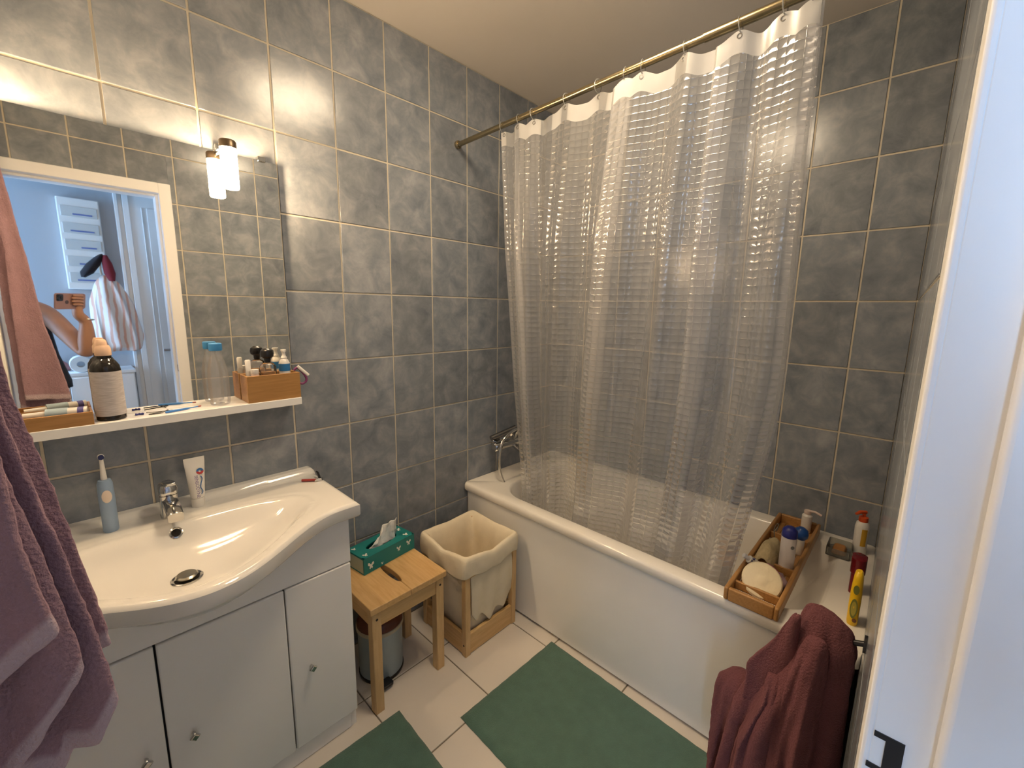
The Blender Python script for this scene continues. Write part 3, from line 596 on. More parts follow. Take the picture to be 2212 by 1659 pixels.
for y0 in (SY0+.012, SY1-.034): bx(SX0+.008+LG, SX1-.008-LG, y0, y0+.020, SZ-.085, SZ-.0245).build('apron', PINEX, t, bevel=.002)
for x0 in (SX0+.012, SX1-.034): bx(x0, x0+.020, SY0+.008+LG, SY1-.008-LG, SZ-.085, SZ-.0245).build('apron', PINE, t, bevel=.002)
bz = SZ+.0005; tb = thing('tissue_box', (.795, 1.475, bz), 'teal tissue box with white butterfly print on the stool', 'tissue box', rz=R(7))
TEAL = mat('teal_card', (.010, .20, .20), .5, var=.08)
HX, HY, HZ = .120, .056, .066
b = MB().loft([[Vector((x, y, z)) for x, y in ((-HX, -HY), (HX, -HY), (HX, HY), (-HX, HY))] for z in (0, HZ-.0005)], cap1=False)
# lid with an oval mouth
n = 40; outer = []; inner = []
for k in range(n):
    a = 2*math.pi*k/n; ca, sa = math.cos(a), math.sin(a); s = 1/max(abs(ca)/HX, abs(sa)/HY); outer.append(Vector((ca*s, sa*s, HZ))); inner.append(Vector((.070*ca, .026*sa, HZ)))
b.loft([outer, inner, [p-Vector((0, 0, .004)) for p in inner]], closed=True, cap0=False, cap1=False)
b.build('carton', TEAL, tb, world=False, smooth=False)
b = MB(); b.add([(-HX-.0006, -HY+.004, .006), (-HX-.0006, HY-.004, .006), (-HX-.0006, HY-.004, HZ-.006), (-HX-.0006, -HY+.004, HZ-.006)], [(0, 3, 2, 1)]); b.build('end_print', mat('pale_green_card', (.40, .45, .36), .6), tb, world=False, smooth=False)
BUT = mat('butterfly_white', (.75, .78, .74), .6)
def butterfly(c, s, face):
    pts = [(0, -.5), (.30, -.95), (.48, -.55), (.30, -.1), (.85, .15), (.80, .75), (.40, .70), (.06, .25), (0, .32), (-.06, .25), (-.42, .80), (-.80, .85), (-.80, .2), (-.30, -.1), (-.45, -.6), (-.22, -.9)]
    b = MB(); vs = []
    for x, y in pts:
        vs.append((c[0]+x*s, -HY-.0006, c[1]+y*s) if face == 'front' else (c[0]+x*s, c[1]+y*s, HZ+.0006))
    b.add([(c[0], -HY-.0006, c[1]) if face == 'front' else (c[0], c[1], HZ+.0006)]+vs, [(0, i+1, (i+1) % len(vs)+1) for i in range(len(vs))])
    b.build('butterfly_print', BUT, tb, world=False, smooth=False)
for c, s, f in (((-.090, .028), .016, 'front'), ((.040, .036), .012, 'front'), ((.090, .040), .013, 'front'), ((-.040, .012), .006, 'front'), ((-.098, -.035), .011, 'top'), ((.098, .020), .013, 'top'), ((.094, -.034), .011, 'top'), ((-.102, .034), .009, 'top')): butterfly(c, s, f)
b = MB(); rows = []
for j in range(17):
    v = j/16; row = []
    for i in range(25):
        u = i/24-.5; x = -.062+.125*(u+.5)*(1-.12*v)+.030*v*v; fold = math.sin(u*10+v*2.2)+.5*math.sin(u*23+1+v*3)
        y = .011*fold*(.35+.65*v)-.010+.020*v*(1-v)
        zt = HZ-.012+v*pw(u, [(-.5, .018), (-.38, .045), (-.2, .072), (0, .080), (.2, .090), (.36, .098), (.44, .062), (.5, .020)])
        row.append(Vector((x, y+.003*mnoise.noise(Vector((u*14, v*9, 3))), zt+.004*mnoise.noise(Vector((u*11, 2, v*4)))*v)))
    rows.append(row)
b.loft(rows, closed=False).build('tissue', mat('tissue_paper', (.80, .81, .79), .9, var=.03), tb, world=False, solid=.0012, angle=60)
bn = thing('pedal_bin', (.735, 1.40, 0), 'small pale blue pedal bin under the stool', 'bin')
MB().lathe([(.078, .008), (.082, .012), (.084, .195), (.086, .200)], (.735, 1.40, 0), 36, cap1=False).build('bucket', mat('pale_blue_steel', (.34, .42, .46), .35, .25), bn)
MB().lathe([(.086, .196), (.089, .198), (.089, .210), (.085, .212)], (.735, 1.40, 0), 36, cap0=False, cap1=False).build('rim', mat('cream_rim', (.50, .45, .33), .4), bn)
MB().lathe([(.086, .211), (.085, .225), (.072, .243), (.045, .254), (.01, .257)], (.735, 1.40, 0), 36).build('lid', mat('dark_red_lid', (.12, .030, .015), .35), bn)
MB().lathe([(.083, .0), (.085, .003), (.085, .012), (.081, .015)], (.735, 1.40, 0), 36).build('foot_ring', BLACKP, bn)
MB().loft([rrect(.7, 1.302, .022, .020, .009, z, 4) for z in (.012, .022)]).build('pedal', BLACKP, bn, bevel=.002)
hx0, hx1, hy_0, hy_1, hz = .995, 1.290, 1.190, 1.490, .440
hm = thing('laundry_hamper', (1.14, 1.34, 0), 'pine laundry hamper with a cream cotton bag beside the bathtub', 'laundry hamper')
PW = .026
for x0 in (hx0, hx1-PW):
    for y0 in (hy_0, hy_1-PW):
        l = bx(x0, x0+PW, y0, y0+PW, 0, hz-.012).build('post', PINEV, hm, bevel=.0025)
        if y0 < 1.3 and x0 < 1.1: MB().lathe([(.0042, 0), (.0042, .0008)], (x0, y0+PW/2, .05), 12, axis=(-1, 0, 0)).build('screw', MATS['dark_screw'], l, smooth=False)
for y0 in (hy_0+.003, hy_1-.018):
    bx(hx0+PW, hx1-PW, y0, y0+.015, .004, .095).build('bottom_board', PINEX, hm, bevel=.002); bx(hx0+PW, hx1-PW, y0, y0+.015, hz-.095, hz-.055).build('top_rail', PINEX, hm, bevel=.002)
for x0 in (hx0+.003, hx1-.018):
    bx(x0, x0+.015, hy_0+PW, hy_1-PW, .004, .095).build('bottom_board', PINE, hm, bevel=.002); bx(x0, x0+.015, hy_0+PW, hy_1-PW, hz-.095, hz-.055).build('top_rail', PINE, hm, bevel=.002)
# bag: hangs inside the frame, folds over the top rails and hangs outside as a cuff
hcx, hcy, hhx, hhy = (hx0+hx1)/2, (hy_0+hy_1)/2, (hx1-hx0)/2, (hy_1-hy_0)/2
def sq(off, zf, r, n=13, wob=0, seed=0):
    pts = rrect(hcx, hcy, hhx+off, hhy+off, max(.004, r), 0, 3); out = []
    # resample the outline evenly
    per = []; tot = 0; P = pts+[pts[0]]
    for a, c in zip(P, P[1:]): per.append((c-a).length)
    tot = sum(per); N_ = 96; k = 0; acc = 0
    for i in range(N_):
        d = tot*i/N_
        while acc+per[k] < d: acc += per[k]; k += 1
        a, c = P[k], P[k+1]; p = a+(c-a)*((d-acc)/per[k] if per[k] else 0)
        ax, ay = abs(p.x-hcx)/(hhx+off), abs(p.y-hcy)/(hhy+off); corner = min(ax, ay)      # 0 mid-side .. 1 corner
        nrm = Vector((p.x-hcx, p.y-hcy, 0)).normalized()
        q = p+nrm*wob*mnoise.noise(Vector((p.x*16, p.y*16, seed))); q.z = zf(corner, p); out.append(q)
    return out
sag = lambda base, s: (lambda c, p: base-s*(1-c)**1.5*(1.0 if (p.y < hcy-.1 or p.x < hcx-.1) else .35))
sg2 = lambda base, s, am, sd: (lambda c, p: base-s*(1-c)**1.5*(1.0 if (p.y < hcy-.1 or p.x < hcx-.1) else .35)+am*mnoise.noise(Vector((p.x*14, p.y*14, sd))))
bag = MB().loft([sq(.010, sg2(hz-.085, .012, .022, 1), .02, wob=.012, seed=1), sq(.012, sg2(hz-.055, .02, .008, 2), .02, wob=.010, seed=2), sq(.011, sag(hz-.020, .022), .018, wob=.005, seed=3),
                 sq(.006, sag(hz+.004, .022), .015, wob=.002, seed=4), sq(-.006, sag(hz+.006, .024), .012), sq(-.018, sag(hz-.010, .024), .012, wob=.004, seed=5), sq(-.032, sag(hz-.06, .02), .02, wob=.010, seed=6),
                 sq(-.030, lambda c, p: hz-.15, .03, wob=.014, seed=7), sq(-.028, lambda c, p: .20, .03, wob=.014, seed=8), sq(-.026, lambda c, p: .11, .03, wob=.010, seed=9), sq(-.034, lambda c, p: .03, .03), sq(-.07, lambda c, p: .024, .03)], cap0=False)
bag.build('bag', CANVAS, hm, sub=1, solid=.002, angle=80)
# tail of the cuff hanging low over the front face
b = MB(); rows = []
for j in range(12):
    v = j/11; row = []
    for i in range(17):
        u = i/16; x = 1.022+(.235-.03*v*(1-u))*u+.012*v; z = hz-.035-v*(.235+.055*math.sin(u*3.0)+.02*math.sin(u*17))
        y = hy_0+.008-.012*math.sin(v*3.1)*(.4+.6*u)+.006*math.sin(u*19+v*3)*v
        row.append(Vector((x, y, max(.085, z))))
    rows.append(row)
b.loft(rows, closed=False).build('bag_front', CANVAS, hm, solid=.002, sub=1, angle=80)
def mat_rug(x0, x1, y0, y1, rz, label):
    cx, cy = (x0+x1)/2, (y0+y1)/2; t = thing('bath_mat', (cx, cy, 0), label, 'bath mat', rz=rz)
    hx, hy = (x1-x0)/2, (y1-y0)/2
    nx, ny = 44, 52; b = MB(); g = []
    for j in range(ny+1):
        row = []
        for i in range(nx+1):
            x = -hx+2*hx*i/nx; y = -hy+2*hy*j/ny; e = min(hx-abs(x), hy-abs(y)); z = .0165*math.sqrt(min(1, max(0, e/.012+.02)))+.0018*mnoise.noise(Vector((x*28+cx*9, y*28, 1)))*min(1, e/.02)
            row.append(Vector((x+.002*mnoise.noise(Vector((y*30, 1, cx))), y+.002*mnoise.noise(Vector((x*30, 2, cy))), max(.002, z))))
        g.append(row)
    b.loft(g, closed=False).build('pile', GREEN, t, world=False, angle=70)
    MB().loft([rrect(0, 0, hx-.003, hy-.003, .01, z, 3) for z in (.001, .004)]).build('backing', mat('mat_backing', (.08, .10, .08), .9), t, world=False)
mat_rug(.805, 1.300, .26, 1.000, R(-1.5), 'green bath mat lying along the bathtub panel')
mat_rug(.10, .668, .45, 1.192, R(-2), 'green bath mat in front of the vanity cabinet')

# ------------------------------------------------------------------ bathtub
TX0, TX1, TY0, TY1, TZ = 1.310, XB-.002, .028, YA-.002, .552
tub = thing('bathtub', (1.67, .8, 0), 'white enamelled bathtub behind the clear curtain', 'bathtub')
def ring(x0, x1, y0, y1, r, z): return rrect((x0+x1)/2, (y0+y1)/2, (x1-x0)/2, (y1-y0)/2, r, z, 10)
def O(i, z, r=.014):
    P = ring(TX0+i, TX1-i*.2, TY0, TY1-i*.2, r, z)
    return [Vector((p.x, p.y+(yc(p.x)+.0018-TY0 if p.y < .1 else 0), p.z)) for p in P]
IN = lambda i, z, r, e=0: ring(1.378+i, 1.962-i, .118+i+e, 1.405-i*.8, r, z)
rings = [O(.030, .512), O(.006, .512), O(.0, .520), O(0, .540), O(.004, .549), O(.010, TZ), IN(-.010, TZ, .16), IN(-.003, TZ-.003, .155), IN(.003, TZ-.012, .15), IN(.018, .46, .15, .03), IN(.035, .34, .15, .08), IN(.055, .24, .15, .15), IN(.085, .185, .13, .21), IN(.14, .165, .10, .26), IN(.22, .160, .06, .32)]
MB().loft(rings, cap0=False).build('basin', ENAM, tub, angle=50)
bx(1.338, 1.352, TY0+.006, TY1, .012, .514).build('side_panel', LAC, tub, bevel=.002)
bx(1.350, 1.36, TY0+.01, TY1, 0, .02).build('panel_gap_shadow', mat('shadow_gap_dark', (.03, .025, .02), .9), tub, smooth=False)  # dark strip standing in for the shadow gap below the side panel
t = thing('bath_mixer', (1.58, YA, .70), 'chrome bath mixer and shower hose at the far end of the bathtub', 'tap')
MB().tube([(1.50, 1.515, .715), (1.70, 1.515, .715)], .021, 16).build('body', CHROME, t)
for x in (1.53, 1.67): MB().tube([(x, 1.515, .715), (x, YA-.004, .715)], .013, 12).lathe([(.030, 0), (.027, .010)], (x, YA-.003, .715), 20, axis=(0, -1, 0)).build('wall_union', CHROME, t)
for x, s in ((1.497, -1), (1.703, 1)): MB().lathe([(.018, 0), (.023, .006), (.023, .034), (.018, .040)], (x, 1.515, .715), 16, axis=(s, 0, 0)).build('control_knob', CHROME, t)
MB().tube(smoothpath([(1.60, 1.51, .70), (1.60, 1.47, .685), (1.60, 1.42, .675), (1.60, 1.40, .655)]), .014, 12).build('spout', CHROME, t)
MB().tube(smoothpath([(1.60, 1.505, .74), (1.575, 1.46, .80), (1.515, 1.45, .80), (1.455, 1.45, .765), (1.432, 1.45, .70), (1.436, 1.45, .62), (1.462, 1.44, .54), (1.50, 1.42, .46), (1.56, 1.38, .36), (1.66, 1.30, .20)], 8), .0075, 10).build('hose', CHROME, t)
MB().tube([(1.455, 1.535, .76), (1.60, 1.50, .795)], [.014, .016], 14).lathe([(.030, 0), (.034, .010), (.030, .020)], (1.615, 1.49, .80), 20, axis=(.3, -.9, -.3)).build('hand_shower', mat('dark_chrome', (.30, .30, .30), .25, 1), t)

# ------------------------------------------------------------------ rod, rings, curtain
RX = 1.283
def rodz(y): return 2.122+(1.5825-y)*.0275
t = thing('curtain_rod', (RX, .8, 2.14), 'brassy telescopic curtain rod between the two walls', 'curtain rod')
MB().tube([(RX, 1.5815, rodz(1.5815)), (RX, .52, rodz(.52))], .0105, 16).build('thin_tube', BRONZE, t)
MB().tube([(RX, .525, rodz(.525)), (RX, yc(RX)+.002, rodz(.01))], .0125, 16).build('thick_tube', BRONZE, t)
for y, n in ((1.5805, -1), (yc(RX)+.002, 1)): MB().lathe([(.0165, 0), (.0165, .010), (.0125, .014)], (RX, y, rodz(y)), 20, axis=(0, n, 0)).build('end_cap', BRONZE, t)
ORD = 'first second third fourth fifth sixth seventh eighth ninth tenth eleventh'.split()
RINGS = [1.300, 1.209, 1.139, .9875, .8615, .760, .704, .5765, .434, .335, .275]
for i, y in enumerate(RINGS):
    P = [(RX+.0175*math.sin(2*math.pi*k/20), y+.002*math.sin(2*math.pi*k/20+i), rodz(y)-.006+.0195*math.cos(2*math.pi*k/20)) for k in range(20)]
    b = MB(); P.append(P[0]); b.tube(P, .0016, 6, caps=False)
    b.build('curtain_ring', clear_mat('ring_plastic', (.9, .9, .88), .35, .1), label=ORD[i]+' clear curtain ring on the brassy rod, counted from the mirror wall', cat='curtain ring', group='curtain rings along the rod')
# curtain: plan position follows the rings, folds deepen downwards
CT = thing('shower_curtain', (1.35, .78, .3), 'clear plastic shower curtain embossed with small oblongs, hanging into the bathtub', 'shower curtain')
VIN = curtain_mat()
NU, NV = 420, 90
# fold control: y along the rod against cloth parameter, with back-and-forth overlaps at the deep folds
ctrl = [(0, 1.312), (.05, 1.222), (.07, 1.236), (.10, 1.196), (.155, 1.140), (.22, 1.062), (.28, .985), (.335, .910), (.385, .830), (.42, .738), (.455, .800), (.495, .705), (.545, .645), (.60, .580), (.65, .520), (.69, .458), (.725, .492), (.765, .440), (.81, .395), (.86, .345), (.905, .300), (.945, .258), (.97, .285), (1.0, .255)]
def cat(u):
    P = [Vector((a, c, 0)) for a, c in ctrl]
    for i in range(len(P)-1):
        if u <= P[i+1].x or i == len(P)-2:
            tt = (u-P[i].x)/(P[i+1].x-P[i].x); p0 = P[max(i-1, 0)]; p3 = P[min(i+2, len(P)-1)]
            m1 = (P[i+1].y-p0.y)/(P[i+1].x-p0.x); m2 = (p3.y-P[i].y)/(p3.x-P[i].x); h = P[i+1].x-P[i].x
            return (2*tt**3-3*tt**2+1)*P[i].y+(tt**3-2*tt**2+tt)*h*m1+(-2*tt**3+3*tt**2)*P[i+1].y+(tt**3-tt**2)*h*m2
folds = [(1.27, .012), (1.20, -.02), (1.10, .024), (1.03, -.018), (.96, .022), (.88, -.024), (.80, .03), (.72, -.022), (.65, .022), (.57, -.020), (.50, .026), (.44, -.02), (.38, .024), (.32, -.016), (.26, .014)]
def cpoint(u, v):
    y = cat(u)
    nearest = min(abs(y-r) for r in RINGS)
    ztop = rodz(y)-.021-.017*ss(0, .05, nearest)
    zbot = .335
    z = ztop+(zbot-ztop)*v
    amp = .35+.65*ss(0, .35, v)
    x = 0
    ph = 2*math.pi*(u*6.2)+1.1*math.sin(u*9); x += .026*math.sin(ph)*amp+.007*math.sin(ph*2.3+1.3+2*v)*amp+.0025*math.sin(u*80+3*v)*(.4+v)
    # below the rod the sheet is drawn back into the tub and the pleats lean towards the far end
    hangin = pw(v, [(0, 0), (.25, .022), (.6, .090), (.83, .148), (1, .168)])
    yl = y+ss(.45, 1.05, v)*pw(y, [(.255, .13), (.5, .05), (.77, 0)])+v*pw(y, [(.255, 0), (.5, .10), (.77, .22), (1.05, .12), (1.31, -.01)])
    return Vector((RX+.002+x+hangin, yl, z))
cols_u = [i/NU for i in range(NU+1)]
s = [0.0]
for i in range(NU): s.append(s[-1]+(cpoint(cols_u[i+1], .3)-cpoint(cols_u[i], .3)).length)
def sheet(v0, v1, nv, name, m, off=0):
    b = MB(); g = []; uv = []
    for j in range(nv+1):
        v = v0+(v1-v0)*j/nv; row = []
        for i in range(NU+1):
            p = cpoint(cols_u[i], v); row.append(p); uv.append((s[i], p.z))
        g.append(row)
    b.loft(g, closed=False); b.uv = uv
    return b.build(name, m, CT, angle=180)
sheet(.028, 1, NV, 'sheet', VIN)
sheet(0, .0285, 3, 'top_band', clear_mat('white_vinyl_band', (.97, .96, .94), .85, .2, .6))
# eyelets under each ring
for y in RINGS:
    u = min(cols_u, key=lambda q: abs(cat(q)-y)); p = cpoint(u, .007)
    MB().lathe([(.0045, -.001), (.0065, -.001), (.0065, .001), (.0045, .001)], p, 12, axis=(1, .2, 0), cap0=False, cap1=False).build('eyelet', CHROME, CT)

# ------------------------------------------------------------------ things on the bathtub
t = thing('bath_tray', (1.65, .265, TZ), 'long bamboo tray bridging the bathtub', 'tray')
bx0, bx1, by0, by1 = 1.304, 1.990, .192, .340; z0, z1 = TZ+.0005, TZ+.042
for y0, y1 in ((by0, by0+.013), (by1-.013, by1)): bx(bx0, bx1, y0, y1, z0, z1).build('rail', BAMBOO, t, bevel=.005, bseg=3)
for x0, x1 in ((bx0, bx0+.014), (bx1-.014, bx1)): bx(x0, x1, by0+.013, by1-.013, z0, z1).build('end', BAMBOO, t, bevel=.004, bseg=3)
for k in range(6):
    y0 = by0+.0135+k*.0203; bx(bx0+.014, bx1-.014, y0, y0+.0185, z0, z0+.007).build('slat', BAMBOO, t, bevel=.001)
for x in (1.372, 1.56, 1.80): bx(x, x+.010, by0+.013, by1-.013, z0+.008, z1-.008).build('divider', BAMBOO, t, bevel=.002)
ft = z0+.0075
t = thing('shower_gel_bottle', (1.585, .232, ft), 'tall white bottle with a dark blue cap standing in the bath tray', 'bottle')
MB().lathe([(.021, 0), (.0225, .004), (.0225, .125), (.021, .130)], (1.585, .232, ft), 24).build('body', mat('pearl_white', (.70, .66, .66), .3), t)
MB().lathe([(.0228, .129), (.0232, .134), (.0215, .152), (.013, .162), (.004, .164)], (1.585, .232, ft), 24).build('cap', mat('royal_blue', (.015, .02, .20), .3), t)
MB().lathe([(.006, 0), (.006, .001)], (1.585-.0223*.75, .232-.0223*.66, ft+.10), 14, axis=(-.75, -.66, 0)).build('emblem', mat('grey_print', (.2, .2, .2), .5), t, smooth=False)
t = thing('small_blue_cap_bottle', (1.745, .222, ft), 'short white bottle with a bright blue cap in the bath tray', 'bottle')
MB().lathe([(.013, 0), (.0145, .003), (.0145, .062)], (1.745, .222, ft), 20).build('body', WHITE, t)
MB().lathe([(.0155, .060), (.022, .068), (.0235, .080), (.020, .094), (.010, .102)], (1.745, .222, ft), 20).build('cap', mat('sky_blue_cap', (.01, .07, .30), .3), t)
t = thing('loofah', (1.64, .292, ft), 'beige arched loofah with hanging loop in the bath tray', 'loofah')
b = MB(); rows = []
for i in range(20):
    q = i/19; x = 1.535+.165*q; wv = 1-.25*abs(2*q-1)**3
    rows.append([Vector((x, .291+.035*wv*math.cos(a), ft+.001+.068*wv*max(0, math.sin(a))*(1+.06*math.sin(9*q+3*a)))) for a in [math.pi*k/14 for k in range(15)]]
                + [Vector((x, .291+.027*wv*math.cos(a), ft+.001+.058*wv*max(0, math.sin(a)))) for a in [math.pi*k/14 for k in range(14, -1, -1)]])
b.loft(rows).build('body', mat('dry_loofah', (.52, .42, .24), .9, var=.2, scale=60, bump=.8, bscale=160), t, angle=80)
MB().tube(smoothpath([(1.695, .292, ft+.055), (1.715, .300, ft+.075), (1.725, .296, ft+.095), (1.712, .288, ft+.100), (1.698, .290, ft+.080)]), .0016, 6).build('loop', mat('grey_cord', (.12, .11, .09), .8), t)
t = thing('round_sponge', (1.405, .262, ft), 'round cream sponge disc leaning in the front of the bath tray', 'sponge')
k0 = MB().lathe([(.002, -.007), (.038, -.008), (.052, -.005), (.056, 0), (.052, .006), (.036, .009), (.022, .005), (.012, .009), (.002, .010)], (0, 0, 0), 32)
k0.xf(Matrix.Translation((1.408, .262, ft+.040)) @ Matrix.Rotation(R(-46), 4, 'Y') @ Matrix.Rotation(R(12), 4, 'X')); k0.build('disc', mat('cream_foam', (.76, .66, .46), .85, var=.06, bump=.3, bscale=90), t)
t = thing('patterned_tube', (1.50, .305, ft), 'white tube with dark blue spots leaning on the tray rail', 'tube')
MB().tube([(1.512, .290, ft+.022), (1.490, .322, ft+.050)], [.015, .013], 14).build('tube', WHITE, t); MB().tube([(1.490, .322, ft+.050), (1.480, .336, ft+.062)], [.008, .0075], 12).build('cap', WHITE, t)
for k in range(7):
    a = k*2.4; c = Vector((1.508-.004*k*.7, .296+.0045*k*.7, ft+.0255+.0036*k*.9)); n = Vector((-.7*math.cos(a)-.3, -.4*math.sin(a)-.2, .8)).normalized()
    MB().ball(tuple(c+n*.0128), .0036, .0036, .0036, 8, 6).build('spot', mat('spot_blue', (.03, .04, .18), .5), t)
t = thing('soap_pouch', (1.475, .245, ft), 'crumpled purple net pouch behind the round sponge', 'pouch')
b = MB(); rows = []
for i in range(11):
    q = i/10
    rows.append([Vector((1.455+.075*q, .245+(.04+.006*math.sin(q*8))*math.cos(a)*(.5+.5*math.sin(math.pi*min(1, q+.2))), ft+.001+.020*(1+math.sin(a))*(.55+.45*math.sin(math.pi*min(1, q+.15)))+.003*math.sin(5*a+q*9)*(math.sin(a) > -.5))) for a in [2*math.pi*k/16 for k in range(16)]])
b.loft(rows).build('cloth', mat('dusty_purple', (.33, .22, .24), .7, var=.2, scale=30), t, angle=70)
MB().tube(smoothpath([(1.53, .275, ft+.035), (1.50, .250, ft+.044), (1.47, .225, ft+.040), (1.45, .22, ft+.02)]), .003, 8).build('drawstring', mat('berry', (.32, .05, .14), .5), t)
t = thing('comb', (1.335, .26, ft), 'white comb lying along the near end of the bath tray', 'comb')
bx(1.328, 1.335, .208, .322, ft+.010, ft+.014).build('spine', WHITE, t, bevel=.001)
for k in range(22): bx(1.335, 1.350, .210+k*.005, .2125+k*.005, ft+.0105, ft+.0135).build('tooth', WHITE, t, smooth=False)
bx(1.3265, 1.330, .21, .32, ft+.0002, ft+.0135).build('grip', WHITE, t, bevel=.001)
t = thing('white_pump_bottle', (1.950, .236, ft), 'white bottle with pale pink pump at the wall end of the bath tray', 'bottle')
MB().lathe([(.016, 0), (.0175, .004), (.0175, .070), (.010, .078)], (1.950, .236, ft), 20).build('body', WHITE, t)
MB().lathe([(.0115, .077), (.0125, .080), (.0125, .088), (.011, .092)], (1.950, .236, ft), 16).tube([(1.950, .236, ft+.090), (1.948, .212, ft+.093), (1.946, .190, ft+.086)], .0045).build('pump', mat('pale_pink_pump', (.72, .58, .52), .4), t)
t = thing('soap_dish', (1.88, .115, TZ), 'small clear soap dish with amber soap on the bathtub rim', 'soap dish')
SD = clear_mat('grey_clear_plastic', (.80, .80, .76), .22, .1)
MB().loft([rrect(1.88, .118, .050, .036, .008, z, 3) for z in (TZ+.0005, TZ+.030)]+[rrect(1.88, .118, .047, .033, .007, z, 3) for z in (TZ+.030, TZ+.004)]).build('dish', SD, t)
MB().loft([rrect(1.88, .118, .036-.004*k, .022-.003*k, .010, TZ+.0045+.009*k, 4) for k in range(3)]).build('soap_bar', mat('amber_soap', (.45, .20, .05), .35, var=.25, scale=40), t, bevel=.003)
t = thing('orange_pump_bottle', (1.930, .066, TZ), 'white bottle with orange pump and yellow stripe in the bathtub corner', 'bottle')
c0 = (1.930, .066, TZ+.0005)
MB().lathe([(.019, 0), (.0215, .004), (.0205, .05), (.0215, .10), (.019, .118), (.013, .124)], c0, 24).build('body', WHITE, t)
MB().lathe([(.0135, .122), (.0142, .126), (.0142, .140), (.008, .143)], c0, 20).build('collar', mat('orange_plastic', (.72, .10, .02), .35), t)
MB().lathe([(.0055, .141), (.0055, .155)], c0, 12).tube([(1.935, .062, TZ+.159), (1.915, .078, TZ+.161), (1.902, .088, TZ+.155)], [.006, .0065, .004], 10).build('pump', MATS['orange_plastic'], t)
b = MB(); n = 8
b.loft([[Vector((c0[0]+rr*math.cos(R(184+46*k/n)), c0[1]+rr*math.sin(R(184+46*k/n)), c0[2]+z)) for k in range(n+1)] for rr, z in ((.0221, .035), (.0212, .05), (.0221, .10))], closed=False).build('stripe', mat('warm_yellow', (.62, .36, .03), .4), t)
t = thing('red_cap_bottle', (1.640, .050, TZ), 'dark red bottle standing upside down against the wall tiles', 'bottle')
MB().loft([rrect(1.640, .050, .024, .016, .014, TZ+z, 5) for z in (.0005, .066)]+[rrect(1.640, .050, .029, .019, .017, TZ+z, 5) for z in (.070, .112, .118)]+[rrect(1.640, .050, .022, .013, .012, TZ+.122, 5)]).build('body', mat('deep_red', (.16, .006, .012), .25), t)
t = thing('yellow_bottle', (1.462, .040, TZ), 'flat yellow bottle with an oval printed label on the bathtub rim', 'bottle')
YEL = mat('sun_yellow', (.80, .50, .01), .3)
MB().loft([rrect(1.462, .040, .024*k, .0125*k, .0118*k, TZ+z, 5) for z, k in ((.0005, .9), (.010, 1), (.06, 1.05), (.11, 1.0), (.142, .85), (.154, .70), (.159, .45))]).build('body', YEL, t)
def yface(x, z, d=.0006): return Vector((x, 0.040+.0125*1.04+d, TZ+z))
for cx_, cz_, rx_, rz_, m in ((1.455, .055, .010, .030, mat('olive_print', (.16, .17, .03), .5)), (1.455, .055, .007, .022, mat('label_green', (.40, .33, .05), .5)), (1.455, .112, .008, .014, MATS['olive_print']), (1.450, .020, .006, .006, mat('brown_print', (.12, .04, .01), .5))):
    b = MB(); b.add([(1.462-.0243-.0008, .040+(cx_-1.455), TZ+cz_)]+[(1.462-.0249-.0003*(m.name == 'label_green'), .040+(cx_-1.455)+rx_*.85*math.cos(2*math.pi*k/20), TZ+cz_+rz_*math.sin(2*math.pi*k/20)) for k in range(20)], [(0, (k+1) % 20+1, k+1) for k in range(20)])
    b.build('label_print', m, t, smooth=False)

# ------------------------------------------------------------------ towels
def cloth(b, rows, uvrows):
    k = len(b.v); b.loft(rows, closed=False); b.uv = (b.uv or [])+[q for r in uvrows for q in r]
def hang(b, Y0, ztop, hem, xl, xr, nu=26, nv=60, amp=.012, freq=4, seed=0, lean=0):
    rows = []; uvs = []
    for j in range(nv+1):
        v = j/nv; row = []; ur = []
        for i in range(nu+1):
            u = i/nu; hz_ = hem(u); z = ztop+(hz_-ztop)*v
            x = xl(z)+(xr(z)-xl(z))*u
            y = Y0+lean*v+amp*(.5+.5*v)*math.sin(freq*u*math.pi+seed+1.2*v)+.010*mnoise.noise(Vector((x*9, z*4, seed)))
            x += .004*mnoise.noise(Vector((z*7, seed, u*3)))
            row.append(Vector((x, y, z))); ur.append((u, v))
        rows.append(row); uvs.append(ur)
    cloth(b, rows, uvs)
XR = lambda d: (lambda z: pw(z, [(.93, .004), (1.0, .0), (1.10, -.010), (1.19, -.022), (1.27, -.035), (1.33, -.045), (1.45, -.052), (1.89, -.090), (2.0, -.104)])+d)
XLf = lambda z: -.138
tw = thing('hanging_towel', (-.1, .58, 1.0), 'mauve terry towel hanging in the left foreground', 'towel')
b = MB()
hang(b, .640, 1.99, lambda u: 1.036-.012*u, lambda z: pw(z, [(1.0, -.125), (1.6, -.11), (2.0, -.135)]), XR(.004), seed=.3, amp=.006, freq=2)
hang(b, .590, 1.99, lambda u: pw(u, [(0, .99), (.45, .945), (.62, .925), (.70, .955), (.85, .95), (1, .995)]), XLf, XR(.0), seed=1.1, amp=.010, freq=3)
hang(b, .560, 1.99, lambda u: pw(u, [(0, .90), (.5, .955), (.8, 1.01), (1, 1.06)]), XLf, lambda z: XR(-.012)(z)-.030*ss(1.08, .96, z), seed=2.0, amp=.009, freq=3)
hang(b, .530, 1.99, lambda u: pw(u, [(0, 1.04), (1, 1.128)]), XLf, lambda z: XR(-.004)(z)-.012*ss(1.35, 1.15, z), seed=2.9, amp=.008, freq=2)
b.build('cloth', MAUVE, tw, solid=.010, sub=1, angle=180, disp=.004, dscale=.012)
